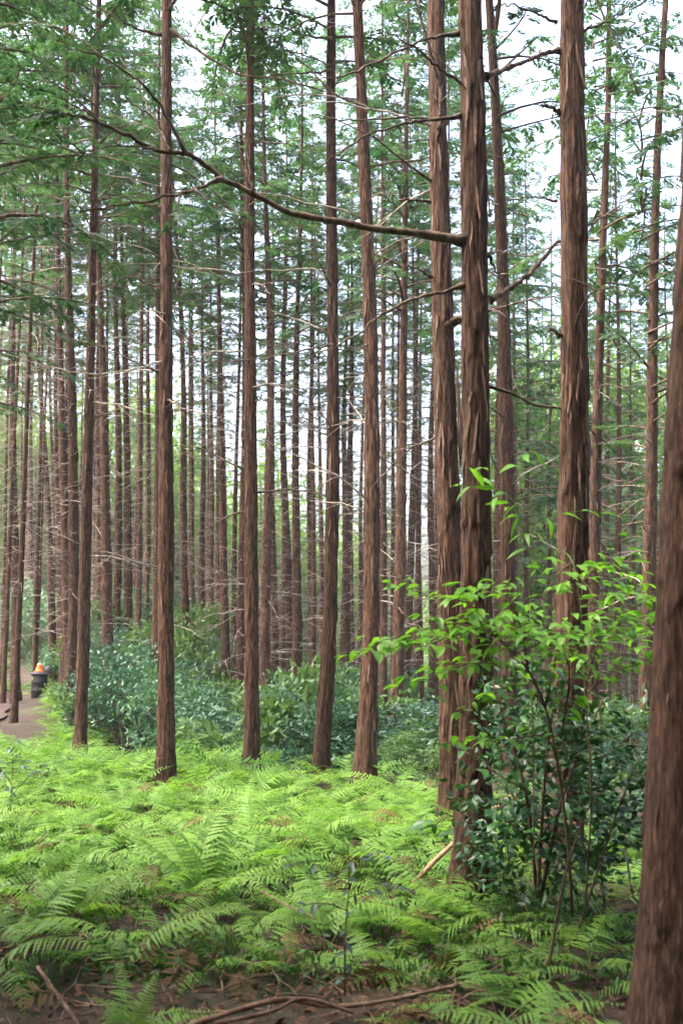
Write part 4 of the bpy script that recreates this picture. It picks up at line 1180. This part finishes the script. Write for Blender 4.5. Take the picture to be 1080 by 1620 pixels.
fallen([(840, 1300), (870, 1298), (910, 1305)], [7.2, 7.2], .022, .018, 'pinkish broken log end lying in the shaded thicket')

# withered brown fronds and twig heap around the seedling foot
heap = MB(); rh = np.random.default_rng(31)
for k in range(260):
    y = rh.uniform(3.7, 6.2); x = rh.uniform(-.36 * y, .2 * y)
    L = rh.uniform(.12, .6); az = rh.uniform(0, 6.28)
    s = np.linspace(-.5, .5, 6)
    P = np.stack([x + L * s * math.cos(az) + rh.normal(0, .008, 6), y + L * s * math.sin(az) + rh.normal(0, .008, 6), 0 * s], -1)
    P[:, 2] = ground_z(P[:, 0], P[:, 1]) + .012 + rh.uniform(0, .16) * (s + .5)
    V, T = tube(P, rh.uniform(.002, .006) * np.linspace(1, .5, 6), 4); heap.add(V, T)
link('twig_litter', heap.mesh('twig_litter', M_TWIG), kind='stuff', label='thin dead twigs strewn over the dark soil in front', category='twigs')
lit = MB()
n_ = 15000
yy = 3.2 + 12 * rh.random(n_) ** 1.6; xx = (rh.random(n_) * 2 - 1) * (.38 * yy + .5)
P = np.stack([xx, yy, ground_z(xx, yy) + .006 + .03 * rh.random(n_)], -1)
D_ = rh.normal(0, 1, (n_, 3)) * np.array([1, 1, .25]); N_ = np.array([0, 0, 1.0]) + rh.normal(0, .45, (n_, 3))
sz = .022 + .05 * rh.random(n_)
V, T = blades(P, D_, N_, sz, sz * rh.uniform(.35, .6, n_))
lit.add(V, T, 0, np.repeat(np.clip(rh.beta(1.6, 2.6, n_), 0, 1), 4))
link('leaf_litter', lit.mesh('leaf_litter', M_LITTER, False), kind='stuff', label='brown dead leaves covering the forest floor', category='leaf litter')
dead = MB()
for k in range(80):
    y = rh.uniform(4.2, 11); x = rh.uniform(-.36 * y, .2 * y if y < 6.5 else .1 * y)
    V, T, Mx, C = FROND_LOW[int(rh.integers(0, 10))]
    m = np.array(Matrix.Rotation(rh.uniform(0, 6.28), 3, 'Z') @ Matrix.Rotation(rh.uniform(.3, .7), 3, 'Y') @ Matrix.Rotation(rh.normal(0, .4), 3, 'X'))
    dead.add(V * rh.uniform(.5, .9) @ m.T + np.array([x, y, gz(x, y) + rh.uniform(.1, .25)]), T, 0, rh.uniform(.2, .8))
link('withered_fronds', dead.mesh('withered_fronds', M_FERN_DEAD, False), kind='stuff', label='withered brown fern fronds lying between the green ferns', category='dead fronds')
low_g = MB()                                             # small ground herbs
n_ = 9000
yy = rh.uniform(5.1, 8.8, n_); xx = rh.uniform(-.37, .33, n_) * yy
keep = vnoise(xx * 1.6 + 20, yy * 1.6 + 20, 77) > np.where(xx > .25, .34, .42)
xx, yy = xx[keep], yy[keep]; n_ = len(xx)
P = np.stack([xx, yy, ground_z(xx, yy) + rh.uniform(.01, .16, n_)], -1)
D_ = rh.normal(0, 1, (n_, 3)) + np.array([0, 0, .8]); N_ = np.array([0, 0, 1.0]) + rh.normal(0, .6, (n_, 3))
sz = rh.uniform(.02, .075, n_)
V, T = blades(P, D_, N_, sz, sz * .4); low_g.add(V, T, 0, np.repeat(rh.uniform(0, .5, n_), 4))
link('ground_cover', low_g.mesh('ground_cover', M_HERB, False), kind='stuff', label='small green herbs growing low beneath the ferns', category='ground cover')

# ------------------------------------------------------------------ the black drum by the path
M_BLACK = plain_mat('black_plastic', (0.005, 0.005, 0.006), (0.010, 0.010, 0.011), 8, 0.75)
M_RIM = plain_mat('grey_rim', (0.07, 0.065, 0.085), (0.12, 0.11, 0.135), 10, 0.5)
M_ORANGE = plain_mat('orange_plastic', (0.80, 0.16, 0.03), (0.95, 0.27, 0.06), 7, 0.45)
M_PALE = plain_mat('pale_cap', (0.8, 0.55, 0.35), (0.9, 0.7, 0.5), 8, 0.5)
M_YEL = plain_mat('yellow_sticker', (0.6, 0.5, 0.1), (0.7, 0.6, 0.15), 8, 0.5)
M_GREYLUMP = plain_mat('grey_bag', (0.06, 0.06, 0.07), (0.12, 0.12, 0.13), 8, 0.6)
BD = 30.0
bp_ = at(62, 1102, BD); bx, bz = bp_.x, gz(bp_.x, BD) - .06
drum = empty('rubbish_drum', Matrix.Translation((bx, BD, bz)) @ Matrix.Diagonal((.95, .95, .86, 1)), 'black drum with a grey rim standing beside the earth path', 'drum')
V, T = lathe([(0, 0), (.225, 0), (.235, .03), (.238, .27), (.25, .285), (.25, .31), (.238, .325), (.24, .55), (.252, .565), (.252, .59), (.24, .605), (.242, .84), (0, .84)], 28)
link('body', make_mesh('body', V, T, M_BLACK), drum)
V, T = lathe([(.20, .842), (.275, .842), (.288, .86), (.288, .885), (.275, .905), (.10, .925), (0, .93)], 28)
link('lid', make_mesh('lid', V, T, M_RIM), drum)
V, T = lathe([(.0, 0), (.05, 0), (.05, .004), (0, .004)], 4)
link('sticker', make_mesh('sticker', V, T, M_YEL, smooth=False), drum, Matrix.Translation((-.17, -.178, .70)) @ Matrix.Rotation(-.76, 4, 'Z') @ Matrix.Rotation(math.pi / 2, 4, 'X') @ Matrix.Diagonal((.55, 1.3, 1, 1)))
ob = empty('orange_cone', Matrix.Translation((bx - .01, BD, bz + .80)), 'small orange cone with a pale tip standing on the black drum', 'cone')
V, T = lathe([(0, .0), (.16, 0), (.165, .02), (.12, .035), (.105, .10), (.085, .17), (.07, .20)], 20)
V = V * (1 + .05 * np.sin(V[:, 2:3] * 40 + V[:, :1] * 25))
link('body', make_mesh('body', V, T, M_ORANGE), ob)
V, T = lathe([(.072, .198), (.06, .235), (.03, .25), (0, .253)], 16)
link('tip', make_mesh('tip', V, T, M_PALE), ob)
V, T = lathe([(0, 0), (.10, .0), (.125, .06), (.10, .14), (.05, .18), (0, .19)], 14)
V = V * (1 + .12 * np.sin(V[:, :1] * 40 + V[:, 2:3] * 30))
link('grey_bag', make_mesh('grey_bag', V, T, M_GREYLUMP), mw=Matrix.Translation((bx + .19, BD + .1, bz + .775)), label='small dark grey lump beside the orange cone on the drum', category='bag')

# ------------------------------------------------------------------ the damp forest air
V = np.array([[x, y, z] for x in (-130, 130) for y in (-35, 135) for z in (-40, 34)], float)
T = np.array([[0, 1, 3], [0, 3, 2], [4, 6, 7], [4, 7, 5], [0, 4, 5], [0, 5, 1], [2, 3, 7], [2, 7, 6], [0, 2, 6], [0, 6, 4], [1, 5, 7], [1, 7, 3]])
mh, n, l, p = new_mat('haze')
n.remove(p)
pv = n.new('ShaderNodeVolumePrincipled'); pv.inputs['Density'].default_value = 0.0006; pv.inputs['Color'].default_value = (.93, .96, 1, 1); pv.inputs['Anisotropy'].default_value = 0.2
l.new(pv.outputs[0], n['Material Output'].inputs['Volume'])
link('haze', make_mesh('haze', V, T, mh, smooth=False), kind='stuff')

# ------------------------------------------------------------------ labels that say which one, from where each stands
def proj(v):
    d = Vector(v) - Vector((0, 0, EYE))
    f = d.y * math.cos(PITCH) + d.z * math.sin(PITCH); u = -d.y * math.sin(PITCH) + d.z * math.cos(PITCH)
    return CX + F * d.x / max(f, .01), CY - F * u / max(f, .01)
MARKS = [(62, 1090, 'the black drum'), (128, 1172, 'the dark trunk near the drum'), (263, 1245, 'the isolated trunk'), (398, 1225, 'the reddish trunk'),
         (506, 1230, 'the leaning trunk'), (575, 1250, 'the bowed trunk'), (745, 1418, 'the long branch tree'), (1010, 1560, 'the thickest trunk'), (545, 1560, 'the bluish seedling')]
DIRS = ['right of', 'right in front of', 'in front of', 'in front and left of', 'left of', 'behind and left of', 'behind', 'behind and right of']
DIRS[1] = 'in front and right of'
def whereabouts(px, py):
    m = min(MARKS, key=lambda k: (px - k[0]) ** 2 + 4 * (py - k[1]) ** 2)
    dx, dy = px - m[0], 2 * (py - m[1])
    q = int(round(math.atan2(dy, dx) / (math.pi / 4))) % 8
    r = math.hypot(dx, dy)
    return ('close ' if r < 70 else '' if r < 150 else 'well ' if r < 300 else 'far ') + DIRS[q] + ' ' + m[2]
COLS = [(139, 'the dark leaning trunk'), (264, 'the isolated trunk'), (397, 'the reddish trunk'), (526, 'the leaning trunk'), (588, 'the bowed trunk'),
        (752, 'the long branch tree'), (904, 'the straight thick trunk'), (1060, 'the thickest trunk')]
ORD = ['nearest', 'second', 'third', 'fourth', 'fifth', 'sixth', 'seventh', 'eighth', 'ninth', 'tenth', 'eleventh', 'twelfth', 'thirteenth', 'fourteenth']
rank = {}
for o in list(S.objects):
    g_ = o.get('group', '')
    if o.parent or not g_: continue
    v = o.matrix_basis.translation
    if o['category'] == 'fern':
        px, py = proj((v.x, v.y, v.z + .1))
        sc = max(c.scale.x for c in o.children)
        sz_ = 'small' if sc < .92 else 'large' if sc > 1.08 else 'bright'
        o['label'] = sz_ + ' green fern ' + whereabouts(px, py)
    elif g_.startswith('furthest cypress') or g_.startswith('pale broadleaf') or g_.startswith('shrubs in'):
        px, py = proj((v.x, v.y, v.z + (4 if 'shrubs' not in g_ else .5)))
        kind = 'thin pale far cypress trunk' if 'cypress' in g_ else 'pale broadleaf tree' if 'broadleaf' in g_ else 'far shrub'
        if kind == 'far shrub': kind = 'shrub far down the thicket' if v.y > 26 else 'shrub in the near thicket'
        if px < -20 or px > 1100:
            o['label'] = kind + (' beyond the left edge of the photo' if px < 0 else ' beyond the right edge of the photo'); continue
        m = min(COLS, key=lambda k: abs(px - k[0]))
        rank.setdefault((kind, m[1], px < m[0]), []).append((abs(px - m[0]), o))
for (kind, mark, left), lst in rank.items():
    for q, (dd, o) in enumerate(sorted(lst, key=lambda t: t[0])):
        o['label'] = ORD[min(q, 13)] + ' ' + kind + ' to the ' + ('left' if left else 'right') + ' of ' + mark
dupe = {}
for o in S.objects:
    if o.get('category') == 'fern' and o.parent is None: dupe.setdefault(o['label'], []).append(o)
for lab, lst in dupe.items():
    if len(lst) > 1:
        for q, o in enumerate(sorted(lst, key=lambda o: o.matrix_basis.translation.y)):
            o['label'] = lab if q >= 14 else ORD[q] + ' ' + lab
for o in S.objects:
    if o.get('group') == 'cypress trees around the viewpoint':
        v = o.matrix_basis.translation
        if v.y > 11.9 and -7.7 < v.x < 0:
            o['label'] = 'leafy cypress overhanging the upper left corner, its trunk left of the photo'; o['group'] = 'cypresses overhanging the upper left corner'
rise = sorted([o for o in S.objects if o.get('group') == 'shrubs on the rise behind the drum'], key=lambda o: proj(o.matrix_basis.translation)[0])
for q, o in enumerate(rise):
    v = o.matrix_basis.translation; px, py = proj((v.x, v.y, v.z + .5))
    o['label'] = ('low ' if o.scale.z < .8 else 'tall ') + 'dull shrub on the rise ' + whereabouts(px, py)

dupe = {}
for o in rise: dupe.setdefault(o['label'], []).append(o)
for lab, lst in dupe.items():
    if len(lst) > 1:
        for q, o in enumerate(sorted(lst, key=lambda o: o.matrix_basis.translation.y)):
            o['label'] = lab if q >= 14 else ORD[q] + ' ' + lab
